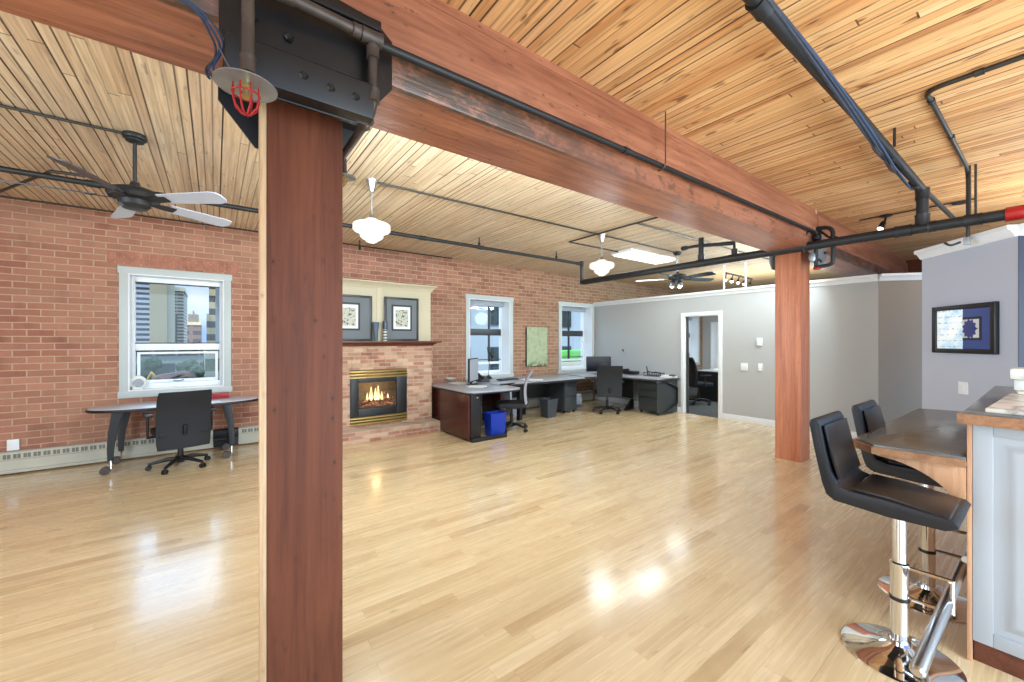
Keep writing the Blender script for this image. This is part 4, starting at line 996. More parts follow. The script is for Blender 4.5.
obj('modesty_panel', B().box(7.3, 7.33, 5.43, 6.3, .25, .69), M['black'], cd)
pedestal(7.2, 7.6, 4.74, 5.2, 'dark grey three drawer pedestal under the corner desk', 'x', 3)

def bin_(x, y, w, d, h, mat, label):
    t = thing('waste_bin', label, 'bin', (x, y, 0))
    def ring(s, z): return [(x - w / 2 * s, y - d / 2 * s, z), (x + w / 2 * s, y - d / 2 * s, z), (x + w / 2 * s, y + d / 2 * s, z), (x - w / 2 * s, y + d / 2 * s, z)]
    obj('bin_body', B().loft([ring(.8, 0), ring(1, h), ring(.95, h), ring(.76, .01)]), mat, t)
    obj('rim', B().loft([ring(1.04, h - .02), ring(1.05, h), ring(.97, h), ring(.96, h - .02), ring(1.04, h - .02)], cap=False), mat, t)
    return t
bin_(3.57, 5.26, .3, .22, .37, M['blue'], 'bright blue plastic bin under the mahogany desk')
bin_(5.30, 5.92, .27, .24, .36, M['bingrey'], 'dark grey waste bin in front of the long desk')

def monitor(x, y, z, rz, w, h, label, mat, back, lift=.12):
    t = thing('monitor', label, 'monitor', (x, y, z), rz)
    L = lambda b, n, mt, p=t, bev=0: obj(n, b, mt, p, bev, local=True)
    L(B().box(-.1, .1, -.07, .08, 0, .012), 'stand_base', mat, bev=.004)
    L(B().box(-.025, .025, .02, .045, .012, lift + h * .4), 'stand_neck', mat, bev=.004)
    L(B().box(-w / 2, w / 2, -.02, .015, lift, lift + h), 'housing', mat, bev=.005)
    L(B().box(-w / 2 + .015, w / 2 - .015, -.023, -.02, lift + .02, lift + h - .015), 'screen', back)
    return t
p = at(473, 384.3, Z=.753)
monitor(p.x, p.y, .753, math.radians(40), .46, .40, 'flat monitor seen nearly edge on at the mahogany desk', M['blackplastic'], M['silver'], .05)  # pale screen colour paints in the reflection on the glass
p = at(598.5, 374.2, Z=.751)
monitor(p.x, p.y, .751, math.radians(-35), .56, .34, 'black flat monitor on the corner desk', M['blackplastic'], M['screen'], .06)
# desk lamp
p = at(488.5, 378.5, Z=.753)
dl = thing('desk_lamp', 'slim black adjustable desk lamp in front of the deep window', 'lamp', (p.x, p.y, .753))
obj('lamp_base', B().lathe([(.075, 0), (.075, .015), (.04, .05), (.012, .07)], (p.x, p.y, .753), 20), M['blackplastic'], dl)
q = Vector((p.x, p.y, .81)); e = at(489.5, 353, Y=p.y); e2 = at(487.5, 352, Y=p.y)
obj('lamp_arm', B().tube([q, q + Vector((.03, .02, .25)), e2 + Vector((0, 0, .1)), e2 + Vector((.0, 0, .06)), e], .006, 8), M['blackplastic'], dl)
m4 = Matrix.Translation(e + Vector((.06, 0, -.03))) @ Matrix.Rotation(math.radians(-35), 4, 'Y')
obj('lamp_shade', B().lathe([(.015, .07), (.02, .06), (.05, -.02), (.055, -.05), (.05, -.05), (.018, .05)], seg=18).xf(m4), M['blackplastic'], dl)
# bowl
p = at(450.5, 381, Z=.753)
tag(obj('bowl', B().lathe([(.03, 0), (.05, .008), (.09, .03), (.115, .055), (.11, .055), (.085, .036), (.045, .016), (.004, .012)], (p.x, p.y, .753), 28), M['ceramic']), 'shallow white bowl at the left end of the mahogany desk', 'bowl')
# laptop, keyboard, papers, phone
p = at(502, 384, Z=.753)
lp = thing('laptop', 'closed pale laptop near the mesh chair on the mahogany desk', 'laptop', (p.x, p.y, .753))
obj('laptop_body', B().obox((p.x, p.y, .765), .36, .25, .022, .1), M['silver'], lp, .006)
obj('laptop_hinge', B().obox((p.x + .02, p.y - .128, .765), .34, .01, .018, .1), M['blackplastic'], lp)
p = at(507.5, 379.8, Z=.753)
ky = thing('keyboard', 'dark keyboard lying behind the closed laptop', 'keyboard', (p.x, p.y, .753))
obj('keyboard_body', B().obox((p.x, p.y, .764), .44, .16, .02, .15), M['bingrey'], ky, .004)
b = B()
for i in range(12):
    for j in range(4):
        c, s = math.cos(.15), math.sin(.15); lx, ly = -.19 + i * .0345, -.055 + j * .036
        b.obox((p.x + lx * c - ly * s, p.y + lx * s + ly * c, .777), .028, .028, .008, .15)
obj('keys', b, M['blackplastic'], ky)
for (u, v, rz, w, lab) in ((477, 387.0, .5, .2, 'loose white papers nearest the front of the mahogany desk'), (459, 383.5, .1, .24, 'white papers beside the edge on monitor'), (531, 380.3, .2, .28, 'white papers on the long desk behind the mesh chair')):
    p = at(u, v, Z=.753)
    b = B()
    for i in range(4): b.obox((p.x + .01 * i, p.y + .008 * i, .755 + .003 * i), w, w * 1.35, .002, rz + .12 * i)
    tag(obj('paper_stack', b, M['paper']), lab, 'papers')
p = at(482.5, 381.5, Z=.753)
ph = thing('desk_phone', 'grey desk phone behind the loose white papers', 'phone', (p.x, p.y, .753))
obj('phone_body', B().prism([(p.y - .09, .753), (p.y + .1, .753), (p.y + .1, .84), (p.y + .06, .85), (p.y - .09, .78)], p.x - .08, p.x + .1, 'x'), M['bingrey'], ph, .006)
obj('handset', B().obox((p.x - .05, p.y, .86), .05, .2, .035, 0, math.radians(22)), M['blackplastic'], ph, .012)
p = at(630, 373.5, X=7.55)
dp = thing('desk_phone', 'black phone on the corner desk left of the paper pile', 'phone', (p.x, p.y, .751))
obj('phone_body', B().obox((p.x, p.y, .79), .22, .36, .07), M['blackplastic'], dp, .02)
obj('handset', B().obox((p.x, p.y + .12, .845), .2, .06, .04), M['blackplastic'], dp, .015)
p = at(653, 373, X=7.55)
st = thing('desk_organizer', 'black wire organiser with a pen on the corner desk', 'organiser', (p.x, p.y, .751))
b = B()
for i in range(5): b.tube([(p.x - .1, p.y - .2 + i * .09, .755), (p.x - .1, p.y - .2 + i * .09, .82 + .03 * (i % 2)), (p.x + .1, p.y - .2 + i * .09, .82), (p.x + .1, p.y - .2 + i * .09, .755)], .007, 6)
b.tube([(p.x - .1, p.y - .2, .757), (p.x - .1, p.y + .16, .757)], .007, 6).tube([(p.x + .1, p.y - .2, .757), (p.x + .1, p.y + .16, .757)], .007, 6)
obj('wire_rack', b, M['blackplastic'], st)
obj('pen', B().tube([(p.x, p.y + .12, .76), (p.x, p.y + .16, .95)], .012, 8), M['blackplastic'], st)
p = at(669, 375, X=7.5)
b = B()
for i in range(5): b.obox((p.x + .006 * i, p.y + .006 * i, .755 + .008 * i), .3, .22, .007, .08 * i)
tag(obj('paper_stack', b, M['paper']), 'pile of papers at the doorway end of the corner desk', 'papers')
tag(obj('notepad', B().obox((p.x - .02, p.y - .09, .80), .12, .1, .03, .2), M['bingrey'], None, .004), 'small dark pad on the paper pile on the corner desk', 'notepad')
# white storage items in gap between desks
p = at(584, 395, Z=.2)
pt = thing('printer', 'pale printer on the floor between long desk and corner desk', 'printer', (6.5, 6.42, 0))
obj('printer_body', B().box(6.3, 6.7, 6.36, 6.56, .0, .26), M['silver'], pt, .015)
obj('printer_lid', B().box(6.31, 6.69, 6.37, 6.55, .265, .30), M['trimgrey'], pt, .01)
obj('output_tray', B().box(6.36, 6.64, 6.26, 6.36, .05, .065), M['bingrey'], pt, .004)
tag(obj('computer_tower', B().box(4.75, 4.93, 6.38, 6.49, .0, .36).box(4.78, 4.90, 6.374, 6.38, .28, .31), M['silver'], None, .006), 'pale computer case on the floor under the long desk', 'computer')

# office interior desk
od = thing('office_desk', 'black desk with grey top inside the office', 'desk', (10.7, 5.0, 0))
obj('worktop', B().box(9.95, 11.8, 4.55, 5.45, .72, .75), M['desktop'], od, .004)
obj('side_panel', B().box(9.98, 10.02, 4.6, 5.42, 0, .72), M['blackplastic'], od)
obj('side_panel', B().box(11.72, 11.76, 4.6, 5.4, 0, .72), M['blackplastic'], od)
obj('front_panel', B().box(10.02, 11.72, 4.62, 4.65, .04, .72), M['blackplastic'], od)
tag(obj('paper_stack', B().box(10.25, 10.5, 4.85, 5.15, .751, .775), M['paper']), 'white papers on the desk inside the office', 'papers')
tag(obj('storage_box', B().box(9.35, 9.6, 4.28, 4.5, 0, .14).box(9.36, 9.59, 4.29, 4.49, .145, .32), M['silver'], None, .01), 'pale box on the office floor at the right door jamb', 'box')

# ---------------------------------------------------------------- bar counter
cn = thing('bar_counter', 'white panelled bar cabinet with grey top and oak edge', 'counter', (3.7, 0, 0))
CX = 2.84; CY = .235
obj('cabinet_body', B().box(CX + .02, 4.68, -.62, CY - .018, .10, 1.115), M['cabwhite'], cn)
obj('back_panel', B().box(CX, 4.70, CY - .016, CY, .0, 1.115), M['maplepanel'], cn, .002)
obj('toe_kick', B().box(CX + .03, 4.66, -.62, CY - .02, 0, .10), M['mantel'], cn)
# end door with raised panel
pm = .156
b = B().box(CX - .0, CX + .02, pm, CY - .017, .105, 1.11).box(CX, CX + .02, -.60, pm, 1.065, 1.11).box(CX, CX + .02, -.60, pm, .105, .165)
e_ = obj('end_panel_frame', b, M['cabwhite'], cn, .003)
def rr(o, x): 
    y0, y1, z0, z1 = -.60 + o, pm - o, .165 + o, 1.065 - o
    return [(x, y0, z0), (x, y1, z0), (x, y1, z1), (x, y0, z1)]
obj('raised_panel', B().loft([rr(.0, CX + .012), rr(.012, CX + .014), rr(.03, CX + .012), rr(.05, CX + .002), rr(.062, CX - .002), rr(.07, CX - .002)], True), M['cabwhite'], e_)
obj('countertop', B().prism([(CX - .04, -.66), (4.72, -.66), (4.72, .25), (CX - .04, .25)], 1.125, 1.163), M['counter'], cn, .003)
obj('wood_edging', B().box(CX - .055, CX - .04, -.66, .262, 1.115, 1.162).box(CX - .04, 4.72, .25, .256, 1.115, 1.15), M['woodedge'], cn, .003)
# lower bar wing
bt = thing('bar_table', 'lower grey bar ledge with oak edge behind the counter', 'bar table', (3.7, .4, 0))
pts = [(2.83, .237), (2.80, .56), (2.90, .655), (4.6, .64), (4.75, .237)]
obj('bar_top', B().prism(pts, .925, .952), M['counter'], bt, .002)
obj('wood_edging', B().prism([(2.815, .237), (2.783, .565), (2.893, .672), (4.61, .655), (4.6, .64), (2.90, .655), (2.80, .56), (2.83, .237)], .905, .942), M['woodedge'], bt)
# curved bracket at the near end
arcp = [(.237, .905), (.237, .70), (.27, .715)]
for i in range(1, 11):
    a = i / 11 * PI / 2
    arcp.append((.27 + .28 * (1 - math.cos(a)) ** .8 * 1.0, .715 + .17 * math.sin(a) ** .95))
arcp += [(.555, .888), (.56, .905)]
br = obj('end_bracket', B().prism([(a, z) for a, z in arcp], 2.842, 2.862, 'x'), M['maplepanel'], bt, .001)
obj('end_bracket', B().prism([(a, z) for a, z in arcp], 3.9, 3.92, 'x'), M['maplepanel'], bt, .001)

# counter items
s0 = at(985, 411.5, Z=1.165)
sb = thing('marble_board', 'white veined slab lying on the bar counter', 'board', (s0.x, -.1, 1.165))
m = NT('white_marble'); X = m.xyz(); n = m.noise(m.vec(X[0], X[1], X[2]), 2.2, 4, .5, 1.5)
m.base(m.ramp(n, [(.44, rgb(232, 230, 222)), (.5, rgb(170, 166, 158)), (.56, rgb(236, 234, 226))])); m.p(rough=.25); M['marble'] = m.m
q0 = at(985, 412, Z=1.165); q1 = at(1010, 394.5, Z=1.175)
obj('slab', B().prism([(q0.x, q0.y), (q0.x - .03, q0.y - .6), (q1.x + .4, q0.y - .6), (q1.x, q1.y)], 1.164, 1.182), M['marble'], sb, .004)
q = at(1019, 392, Z=1.185)
ap = thing('countertop_appliance', 'white countertop appliance with box head on the veined slab', 'appliance', (q.x, q.y, 1.183))
obj('appliance_foot', B().prism([(q.x - .16, q.y + .0), (q.x - .2, q.y - .3), (q.x + .15, q.y - .3), (q.x + .15, q.y + .03)], 1.183, 1.197), M['ceramic'], ap, .005)
obj('appliance_column', B().box(q.x - .06, q.x + .1, q.y - .12, q.y + .02, 1.197, 1.27), M['ceramic'], ap, .012)
hd = obj('appliance_head', B().box(q.x - .12, q.x + .12, q.y - .2, q.y + .035, 1.265, 1.335), M['ceramic'], ap, .02)
obj('control_knob', B().tube([(q.x - .125, q.y - .05, 1.29), (q.x - .14, q.y - .05, 1.29)], .014, 14), M['blackplastic'], hd)
obj('control_knob', B().tube([(q.x - .06, q.y - .075, 1.225), (q.x - .075, q.y - .075, 1.225)], .012, 12), M['blackplastic'], hd)

# ---------------------------------------------------------------- bar stools
def stool(x, y, label):
    """backrest on the +Y side, foot rail on the -Y side"""
    t = thing('bar_stool', label, 'bar stool', (x, y, 0), group='black bar stools')
    L = lambda b, n, mt, p=t, bev=0, bs=2: obj(n, b, mt, p, bev, local=True, bseg=bs)
    L(B().lathe([(.215, 0), (.215, .006), (.20, .012), (.13, .026), (.07, .048), (.045, .065), (.04, .08)], seg=56), 'base_disc', M['chrome'])
    L(B().lathe([(.034, .07), (.034, .43), (.036, .435), (.036, .445), (.026, .45), (.026, .70)], seg=24), 'column', M['chrome'])
    L(B().lathe([(.037, .27), (.037, .285)], seg=24), 'column_ring', M['blackplastic'])
    # foot rest loop
    loop = L(B().tube([(.0, -.03, .43), (.012, -.17, .43), (.012, -.17, .29), (0, -.03, .29)], .009, 8), 'footrest', M['chrome'])
    L(B().lathe([(.09, .695), (.09, .71)], seg=24), 'seat_mount', M['blackplastic'])
    W = .2
    # L shaped padded shell: side profile (y, z)
    prof = [(-.205, .728), (-.212, .742), (-.195, .76), (.0, .782), (.14, .785), (.185, .80), (.215, .86), (.235, .95), (.258, 1.085), (.27, 1.105), (.285, 1.11), (.30, 1.10), (.302, 1.08), (.278, .94), (.25, .80), (.232, .745), (.2, .722), (.0, .708), (-.17, .712)]
    L(B().prism(prof, -W, W, 'x'), 'seat_shell', M['leather_side'], bev=.012)
    pad = [(-.195, .80), (-.0, .797), (.13, .79), (.13, .805), (0, .815), (-.18, .815)]
    L(B().prism([(-.19, .75), (-.0, .776), (.135, .782), (.135, .80), (0, .795), (-.18, .768)], -W + .025, W - .025, 'x'), 'seat_pad', M['leather'], bev=.006)
    L(B().prism([(.19, .82), (.222, .93), (.25, 1.075), (.24, 1.08), (.208, .935), (.178, .83)], -W + .025, W - .025, 'x'), 'back_pad', M['leather'], bev=.004)
    return t
s1 = stool(2.62, .43, 'nearest black leather bar stool with chrome disc base')
for ob in list(s1.children):
    if ob.name.startswith('footrest'):
        obj('foot_bar', B().tube([(-.50, -.13, .25), (-.49, -.13, .252), (.36, -.168, .385), (.37, -.168, .387)], .022, 16, radii=[.016, .024, .022, .014]), M['steel'], ob, local=True)
s2 = dup(s1, (3.34, .43, 0), 0, 'second black leather bar stool tucked behind the nearest one')
s2.children[0]
# second stool gets its own short foot bar
for ch in s2.children:
    for g in list(ch.children):
        bpy.data.objects.remove(g)
    if ch.name.startswith('footrest'):
        obj('foot_bar', B().tube([(-.2, -.17, .36), (.25, -.17, .36)], .02, 12), M['steel'], ch, local=True)

# ---------------------------------------------------------------- picture on angled wall
wd = (pa - pb).normalized()            # along wall towards the left edge
wn_ = Vector((-wd.y, wd.x)) * 1.0      # room side
if wn_.dot(-pb) < 0: wn_ = -wn_
def onaw(u, v):
    """point on the angled wall"""
    r = (u - 512) / F; dx, dy, dz = SN + CS * r, CS - SN * r, (341 - v) / F
    n = wn_; t_ = (pb.x * n.x + pb.y * n.y) / (dx * n.x + dy * n.y)
    return Vector((dx * t_, dy * t_, H + dz * t_))
A = onaw(936, 330); C_ = onaw(1000, 330)
z1 = onaw(936, 307.5).z; z0 = onaw(936, 352.5).z
wl = (A.xy - C_.xy).length
mid = (A.xy + C_.xy) / 2
ang = math.atan2(wd.y, wd.x)
# local frame: x to the viewer's right, -y out of the wall
rzp = math.atan2(-wd.y, -wd.x)
fpn = thing('framed_picture', 'wide black framed picture with painted-in pale sheet and blue print', 'picture', (mid.x + wn_.x * .0, mid.y + wn_.y * .0, z0), 0)
fpn.rotation_euler = (0, 0, rzp)
hh = z1 - z0; w_ = wl / 2
# is -y local pointing into the room?
out = -1 if (Matrix.Rotation(rzp, 2) @ Vector((0, -1))).dot(wn_) > 0 else 1
def lb(x0, x1, d0, d1, a, b_): return B().box(x0, x1, out * d0, out * d1, a, b_)
fr = .045
b = B()
for q in ((-w_, -w_ + fr, 0, hh), (w_ - fr, w_, 0, hh), (-w_ + fr, w_ - fr, hh - fr, hh), (-w_ + fr, w_ - fr, 0, fr)): b.box(q[0], q[1], out * .002, out * .04, q[2], q[3])
obj('frame', b, M['black'], fpn, .006, local=True)
obj('mat', lb(-w_ + fr, w_ - fr, .004, .02, fr, hh - fr), M['mat_blue'], fpn, local=True)
wi = 2 * w_ - 2 * fr
xs = -w_ + fr + wi * .50
obj('painted_reflection', lb(-w_ + fr, xs, .02, .022, fr, hh - fr), M['reflection'], fpn, local=True, label='white and pale blue painted-in window sheet')
obj('inner_border', lb(xs, xs + wi * .33, .02, .022, hh * .27, hh * .74), M['mat_dark'], fpn, local=True)
obj('print', lb(xs, xs + wi * .29, .022, .024, hh * .32, hh * .69), M['paper'], fpn, local=True)
pts = []
for i in range(22):
    a = 2 * PI * i / 22; r = (.075 if i % 2 else .098); pts.append((xs + wi * .13 + r * math.cos(a) * .8, hh * .5 + r * math.sin(a)))
obj('blue_blossom', B().prism(pts, out * .024, out * .0255, 'y').box(xs + wi * .15, xs + wi * .27, out * .024, out * .0255, hh * .49, hh * .515), M['bluebloom'], fpn, local=True)
# switch
p = onaw(964, 388)
sw = thing('light_switch', 'white switch below the wide framed picture', 'switch', (p.x, p.y, p.z)); sw.rotation_euler = (0, 0, rzp)
obj('cover_plate', lb(-.05, .05, .001, .012, -.06, .06), M['white'], sw, .003, local=True)
obj('rocker', lb(-.018, .018, .012, .017, -.032, .032), M['white'], sw, .002, local=True)

# ---------------------------------------------------------------- outside
struct('ground', B().box(-150, 150, BY + 1.5, 420, -6.2, -6), M['asphalt'], 'pale ground of the street and site outside', 'ground')
lint = B()
for i in range(17): lint.box(-1.08 + i * .08, -1.08 + i * .08 + .068, BY - .004, BY, 2.475, 2.63)
obj('brick_lintel', lint, plain('lintel_brick', rgb(168, 112, 92), .85, var=.25, scale=9), bpy.data.objects['window_1'], .002)
def building(name, u0, u1, vt, Y, depth, mat, label, cat='building', vb=None, z0=-6):
    a = at(u0, 300, Y=Y).x; c = at(u1, 300, Y=Y).x
    zt = at((u0 + u1) / 2, vt, Y=Y).z
    return a, c, zt
def tower(u0, u1, vt, Y, depth, mat, label, roofmat=None, wmat=None):
    a, c, zt = building('', u0, u1, vt, Y, depth, mat, label)
    t = thing('tower_building', label, 'building', ((a + c) / 2, Y, -6))
    obj('facade', B().box(a, c, Y, Y + depth, -6, zt), mat, t)
    obj('parapet', B().box(a - .3, c + .3, Y - .3, Y + depth, zt, zt + 1.2), roofmat or M['offwhite'], t)
    return t, a, c, zt
tower(118, 149.5, 250, 132, 20, stripes('striped_facade', 2, 1.25, .5, rgb(140, 142, 146), rgb(24, 26, 30)), 'grey tower with dark horizontal window bands seen in the left window')
tower(149.5, 167, 255, 108, 20, plain('beige_concrete', rgb(134, 120, 92), .8, var=.06, scale=.1), 'blank beige concrete tower in the left window')
t, a, c, zt = tower(167.2, 183.5, 291, 150, 20, stripes('pale_grid_facade', 2, .95, .45, rgb(160, 146, 122), rgb(66, 56, 44), axis2=3, period2=1.8, duty2=.9), 'pale high rise with a dark ribbed lower facade')
a2_ = at(169, 300, Y=149).x; c2_ = at(177, 300, Y=149).x
obj('ribbed_front', B().box(a2_, c2_, 149.2, 150, -6, at(172, 314, Y=149).z), stripes('ribbed_dark', 0, .75, .55, rgb(112, 106, 96), rgb(14, 13, 14)), t)
t, a, c, zt = tower(184.8, 201, 325, 210, 16, stripes('brown_grid_facade', 2, 3.4, .5, rgb(118, 86, 68), rgb(70, 46, 36), axis2=3, period2=4, duty2=.7), 'brown residential tower with a stepped pale top', M['tan_wood'])
obj('crown_block', B().box(a + 1, c - 1, 211, 224, zt, zt + 4.5), plain('tan_render', rgb(128, 108, 84), .8, var=.2, scale=.3), t)
obj('crown_block', B().box(a + 2.8, c - 2.8, 212, 222, zt + 4.5, zt + 6), bpy.data.materials['tan_render'], t)
t, a, c, zt = tower(209, 216, 255, 140, 14, stripes('balcony_facade', 2, 3.6, .5, rgb(156, 136, 96), rgb(44, 30, 16)), 'slim tan tower with stacked balconies')
obj('lower_wing', B().box(at(206.5, 300, Y=138).x, a, 138, 150, -6, at(207, 314, Y=138).z), stripes('balcony_facade_low', 2, 3.6, .5, rgb(156, 136, 96), rgb(48, 34, 18)), t)
tower(215.5, 240, 240, 95, 16, stripes('grey_glass_facade', 0, 1.6, .25, rgb(98, 96, 94), rgb(54, 54, 54)), 'grey glass tower at the right of the left window')
# low pavilion and site
t = thing('glass_pavilion', 'low green glazed pavilion across the street', 'building', (at(170, 350, Y=88).x, 88, -6))
a, c = at(128, 350, Y=88).x, at(203, 350, Y=88).x
obj('facade', B().box(a, c, 88, 100, -6, at(170, 350, Y=88).z), stripes('green_glazing', 0, 3.0, .9, rgb(110, 114, 108), rgb(30, 44, 40), axis2=2, period2=5, duty2=.75), t)
obj('roof', B().box(a - 1, c + 1, 86.5, 101, at(170, 350, Y=88).z, at(170, 347, Y=88).z), M['trimgrey'], t)
t = thing('low_building', 'pale low building with green windows at the right of the site', 'building', (at(212, 360, Y=58).x, 58, -6))
a, c = at(205, 350, Y=58).x, at(232, 350, Y=58).x
obj('facade', B().box(a, c, 58, 70, -6, at(212, 349, Y=58).z), stripes('green_window_facade', 2, 2.4, .6, rgb(112, 112, 102), rgb(48, 56, 34), axis2=0, period2=2.6, duty2=.6), t)
obj('parapet', B().box(a - .2, c, 57.8, 70, at(212, 349, Y=58).z, at(212, 347, Y=58).z), M['white'], t)
def lump(name, u, v, Y, s, mat, label, cat, zf=1):
    p = at(u, v, Y=Y); bm = bmesh.new(); bmesh.ops.create_icosphere(bm, subdivisions=3, radius=1)
    rnd = random.Random(int(u * 7 + v))
    for v_ in bm.verts:
        k = 1 + .25 * math.sin(v_.co.x * 5 + rnd.random()) * math.cos(v_.co.y * 4) + (rnd.random() - .5) * .2; v_.co *= k; v_.co.z *= zf
    b = B(); b.v = [tuple(Vector((p.x, Y, max(p.z, -5.9))) + v_.co * s) for v_ in bm.verts]; b.f = [tuple(x.index for x in f.verts) for f in bm.faces]; bm.free()
    return tag(obj(name, b, mat), label, cat)
lump('street_tree', 190, 368, 76, 1.3, M['leaf'], 'green street tree nearest the pale low building', 'tree')
lump('street_tree', 197, 372, 74, 1.0, M['leaf'], 'small green tree right of the rubble heap', 'tree')
lump('street_tree', 152, 364, 84, 1.2, M['leaf'], 'dark green tree before the glazed pavilion', 'tree')
lump('rubble_heap', 178, 377, 66, 1.9, M['rubble'], 'brown rubble heap on the building site', 'rubble', .35)
for (u, YY, lab) in ((146, 68, 'yellow excavator at the left of the site'), (164.5, 76, 'yellow excavator with raised arm at the middle of the site')):
    p = at(u, 370, Y=YY); t = thing('excavator', lab, 'excavator', (p.x, YY, -6)); k = .62
    def bb(b, x0, x1, y0, y1, z0, z1): return b.box(p.x + x0 * k, p.x + x1 * k, YY + y0 * k, YY + y1 * k, -6 + z0 * k, -6 + z1 * k)
    obj('cab', bb(bb(B(), -1.3, 1.0, -1, 1, 1.02, 3), -.2, .9, -.9, .9, 3, 4.1), M['yellow'], t, .05)
    obj('track', bb(B(), -1.7, 1.5, -1.2, 1.2, 0, 1), M['blackplastic'], t, .1)
    obj('arm', B().tube([(p.x - .8 * k, YY, -6 + 2.8 * k), (p.x - 2.2 * k, YY, -6 + 4.8 * k), (p.x - 3.4 * k, YY, -6 + 2.4 * k)], .16, 6), M['yellow'], t)
# neighbouring building behind the deep windows
nb = thing('neighbour_building', 'pale neighbouring facade seen through the two deep windows', 'building', (20, 17, -6))
obj('facade', B().box(6, 40, 17, 24, -6, 14), plain('pale_render', rgb(154, 154, 150), .8, var=.05, scale=.5), nb)
for zz in (-.9, 2.3, 5.5):
    for i in range(12):
        x = 6.6 + i * 2.3
        wv = obj('window', B().box(x, x + 1.15, 16.93, 17, zz, zz + 2.1), M['darkgrey'], nb)
        obj('glazing', B().box(x + .06, x + .55, 16.9, 16.93, zz + .06, zz + 1.0).box(x + .6, x + 1.09, 16.9, 16.93, zz + .06, zz + 1.0).box(x + .06, x + .55, 16.9, 16.93, zz + 1.06, zz + 2.04).box(x + .6, x + 1.09, 16.9, 16.93, zz + 1.06, zz + 2.04), plain('dark_green_glass', rgb(30, 42, 36), .2) if i == 0 and zz < 0 else bpy.data.materials['dark_green_glass'], wv)
p = at(572, 353, Y=11)
gr = thing('green_awning', 'bright lime green planting outside the corner window', 'planting', (p.x, 11, 0))
obj('planting', B().box(p.x - 1.2, p.x + 1.2, 10.6, 11.2, at(572, 361, Y=11).z, at(572, 350, Y=11).z), M['lime'], gr, .08)
obj('planter', B().box(p.x - 1.3, p.x + 1.3, 10.5, 11.3, at(572, 368, Y=11).z, at(572, 361, Y=11).z), M['offwhite'], gr, .02)
gr['category'] = 'planter'; gr['label'] = 'bright lime green planter outside the window nearest the corner'
gr.name = 'window_planter'

# ---------------------------------------------------------------- light
w = bpy.data.worlds.new('World'); scn.world = w; w.use_nodes = True
nt = w.node_tree; bg = nt.nodes['Background']
tc = nt.nodes.new('ShaderNodeTexCoord'); sep = nt.nodes.new('ShaderNodeSeparateXYZ'); nt.links.new(tc.outputs['Generated'], sep.inputs[0])
rp = nt.nodes.new('ShaderNodeValToRGB'); nt.links.new(sep.outputs[2], rp.inputs[0])
rp.color_ramp.elements[0].position = 0; rp.color_ramp.elements[0].color = rgb(150, 188, 246)
rp.color_ramp.elements[1].position = .35; rp.color_ramp.elements[1].color = rgb(150, 196, 240)
no = nt.nodes.new('ShaderNodeTexNoise'); no.inputs['Scale'].default_value = 5; no.inputs['Detail'].default_value = 6; nt.links.new(tc.outputs['Generated'], no.inputs['Vector'])
r2 = nt.nodes.new('ShaderNodeValToRGB'); nt.links.new(no.outputs['Fac'], r2.inputs[0]); r2.color_ramp.elements[0].position = .54; r2.color_ramp.elements[1].position = .74
mx = nt.nodes.new('ShaderNodeMix'); mx.data_type = 'RGBA'; nt.links.new(r2.outputs[0], mx.inputs[0]); nt.links.new(rp.outputs[0], mx.inputs[6]); mx.inputs[7].default_value = rgb(232, 248, 255)
nt.links.new(mx.outputs[2], bg.inputs[0]); 
br = nt.nodes.new('ShaderNodeMapRange'); nt.links.new(sep.outputs[2], br.inputs[0])
br.inputs[1].default_value = .14; br.inputs[2].default_value = .34; br.inputs[3].default_value = .55; br.inputs[4].default_value = 3.0
nt.links.new(br.outputs[0], bg.inputs[1])

def area(name, loc, target, sx, sy, power, col=(1, 1, 1)):
    l = bpy.data.lights.new(name, 'AREA'); l.shape = 'RECTANGLE'; l.size = sx; l.size_y = sy; l.energy = power; l.color = col
    o = bpy.data.objects.new(name, l); COL.objects.link(o); o.location = loc
    o.rotation_euler = (Vector(target) - Vector(loc)).to_track_quat('-Z', 'Y').to_euler()
    return o
def point(name, loc, power, r=.1, col=(1, .95, .86)):
    l = bpy.data.lights.new(name, 'POINT'); l.energy = power; l.shadow_soft_size = r; l.color = col
    o = bpy.data.objects.new(name, l); COL.objects.link(o); o.location = loc; return o
sun = bpy.data.lights.new('sun', 'SUN'); sun.energy = 1.1; sun.angle = .02; sun.color = (1, .96, .9)
so = bpy.data.objects.new('sun', sun); COL.objects.link(so); so.rotation_euler = Vector((.45, .7, -.85)).to_track_quat('-Z', 'Y').to_euler()
area('fill_behind_camera', (.2, -2.2, 1.7), (3.0, 5, 1.6), 5.5, 2.4, 32, (.84, .965, 1))
area('fill_kitchen', (3.0, -2.3, 1.4), (5.2, 3, 2.6), 3.8, 1.8, 105, (.84, .965, 1))
area('fill_left', (-3.6, 1.6, 1.5), (2.5, 4.5, 1.5), 2.4, 2.2, 40, (.84, .965, 1))
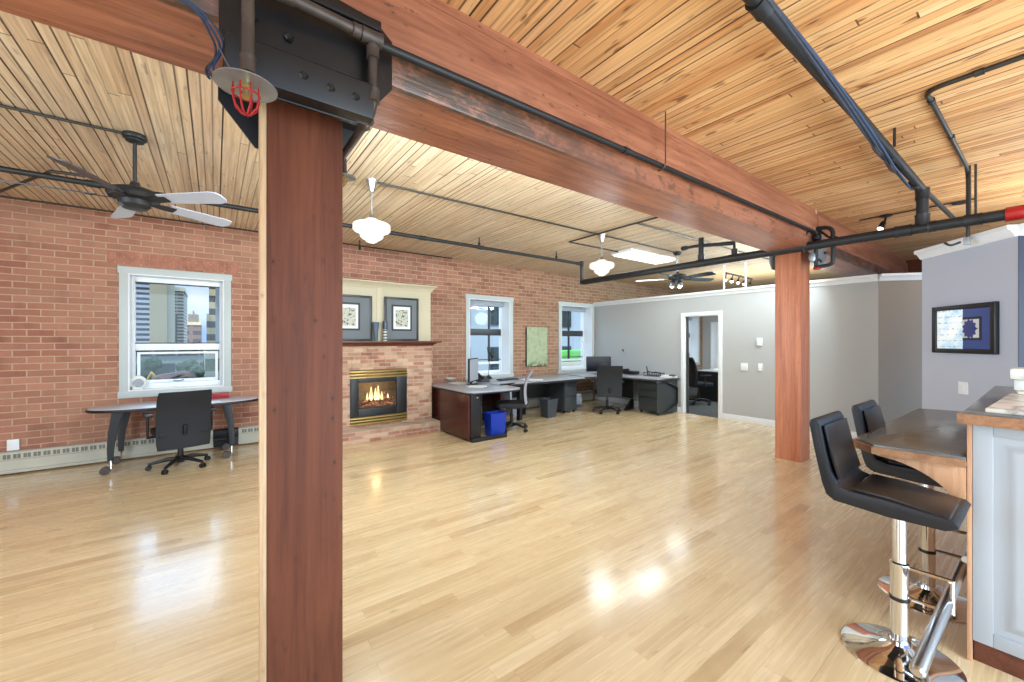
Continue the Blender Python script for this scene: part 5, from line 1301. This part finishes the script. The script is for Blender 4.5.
area('ceiling_fill_right', (6.7, -.35, 2.3), (6.9, .9, 3.4), 1.6, .6, 16, (.9, .97, 1))  # added lamp hidden behind the picture wall, brightens the ceiling
ll = area('cool_wall_fill', (-1.2, 5.2, 1.5), (5.6, .4, 1.6), 1.6, 1.6, 9, (.6, .82, 1)); ll.data.spread = math.radians(50)  # added cool fill inside the room, aimed at the picture wall
point('pendant_light_near', (1.25, 4.02, 2.2), 9, .2, (.84, .965, 1))
point('pendant_light_far', (4.64, 4.0, 2.2), 9, .2, (.84, .965, 1))
area('fluorescent_glow', (6.42, 4.52, 3.0), (6.42, 4.52, 0), 1.2, .36, 9, (.84, .965, 1))
point('fan_light', (6.67, 4.0, 2.2), 5, .2, (.84, .965, 1))
area('hidden_fill_left', (-2.2, 2.2, 2.8), (-1.6, 6.0, .6), 3.6, .35, 42, (.84, .965, 1))  # added unseen fill tucked behind the beam, facing the brick wall
area('hidden_fill_mid', (2.6, 2.2, 2.8), (3.0, 6.0, .6), 4.5, .35, 75, (.84, .965, 1))  # second added fill behind the beam, for the middle of the room
area('hidden_fill_right', (7.4, 2.2, 2.83), (7.0, 6.0, 1.6), 2.0, .35, 54, (.84, .965, 1))  # third added fill behind the beam line, towards the grey partition
area('office_fill_up', (10.0, 3.9, 2.3), (10.0, 3.9, 4), 1.6, 2.4, 30, (.84, .965, 1))  # added lamp kept below the partition top, lifts the far ceiling
area('office_fill_down', (10.6, 3.9, 2.38), (10.6, 4.4, 0), 2.0, 1.6, 75, (.84, .965, 1))  # added unseen fill brightening the office behind the doorway
point('fire_glow', (cxf, FY + .1, gz0 + .32), 2.0, .06, (1, .55, .25))

cam = bpy.data.cameras.new('camera'); co = bpy.data.objects.new('camera', cam); COL.objects.link(co)
cam.sensor_width = 36; cam.lens = 36 * F / 1024; cam.clip_start = .02; cam.clip_end = 900
co.location = (0, 0, H); co.rotation_euler = (PI / 2, 0, -YAW)
scn.camera = co
scn.view_settings.view_transform = 'Standard'
scn.view_settings.look = 'None'
scn.view_settings.exposure = 1.06
scn.cycles.max_bounces = 8
scn.cycles.transparent_max_bounces = 12
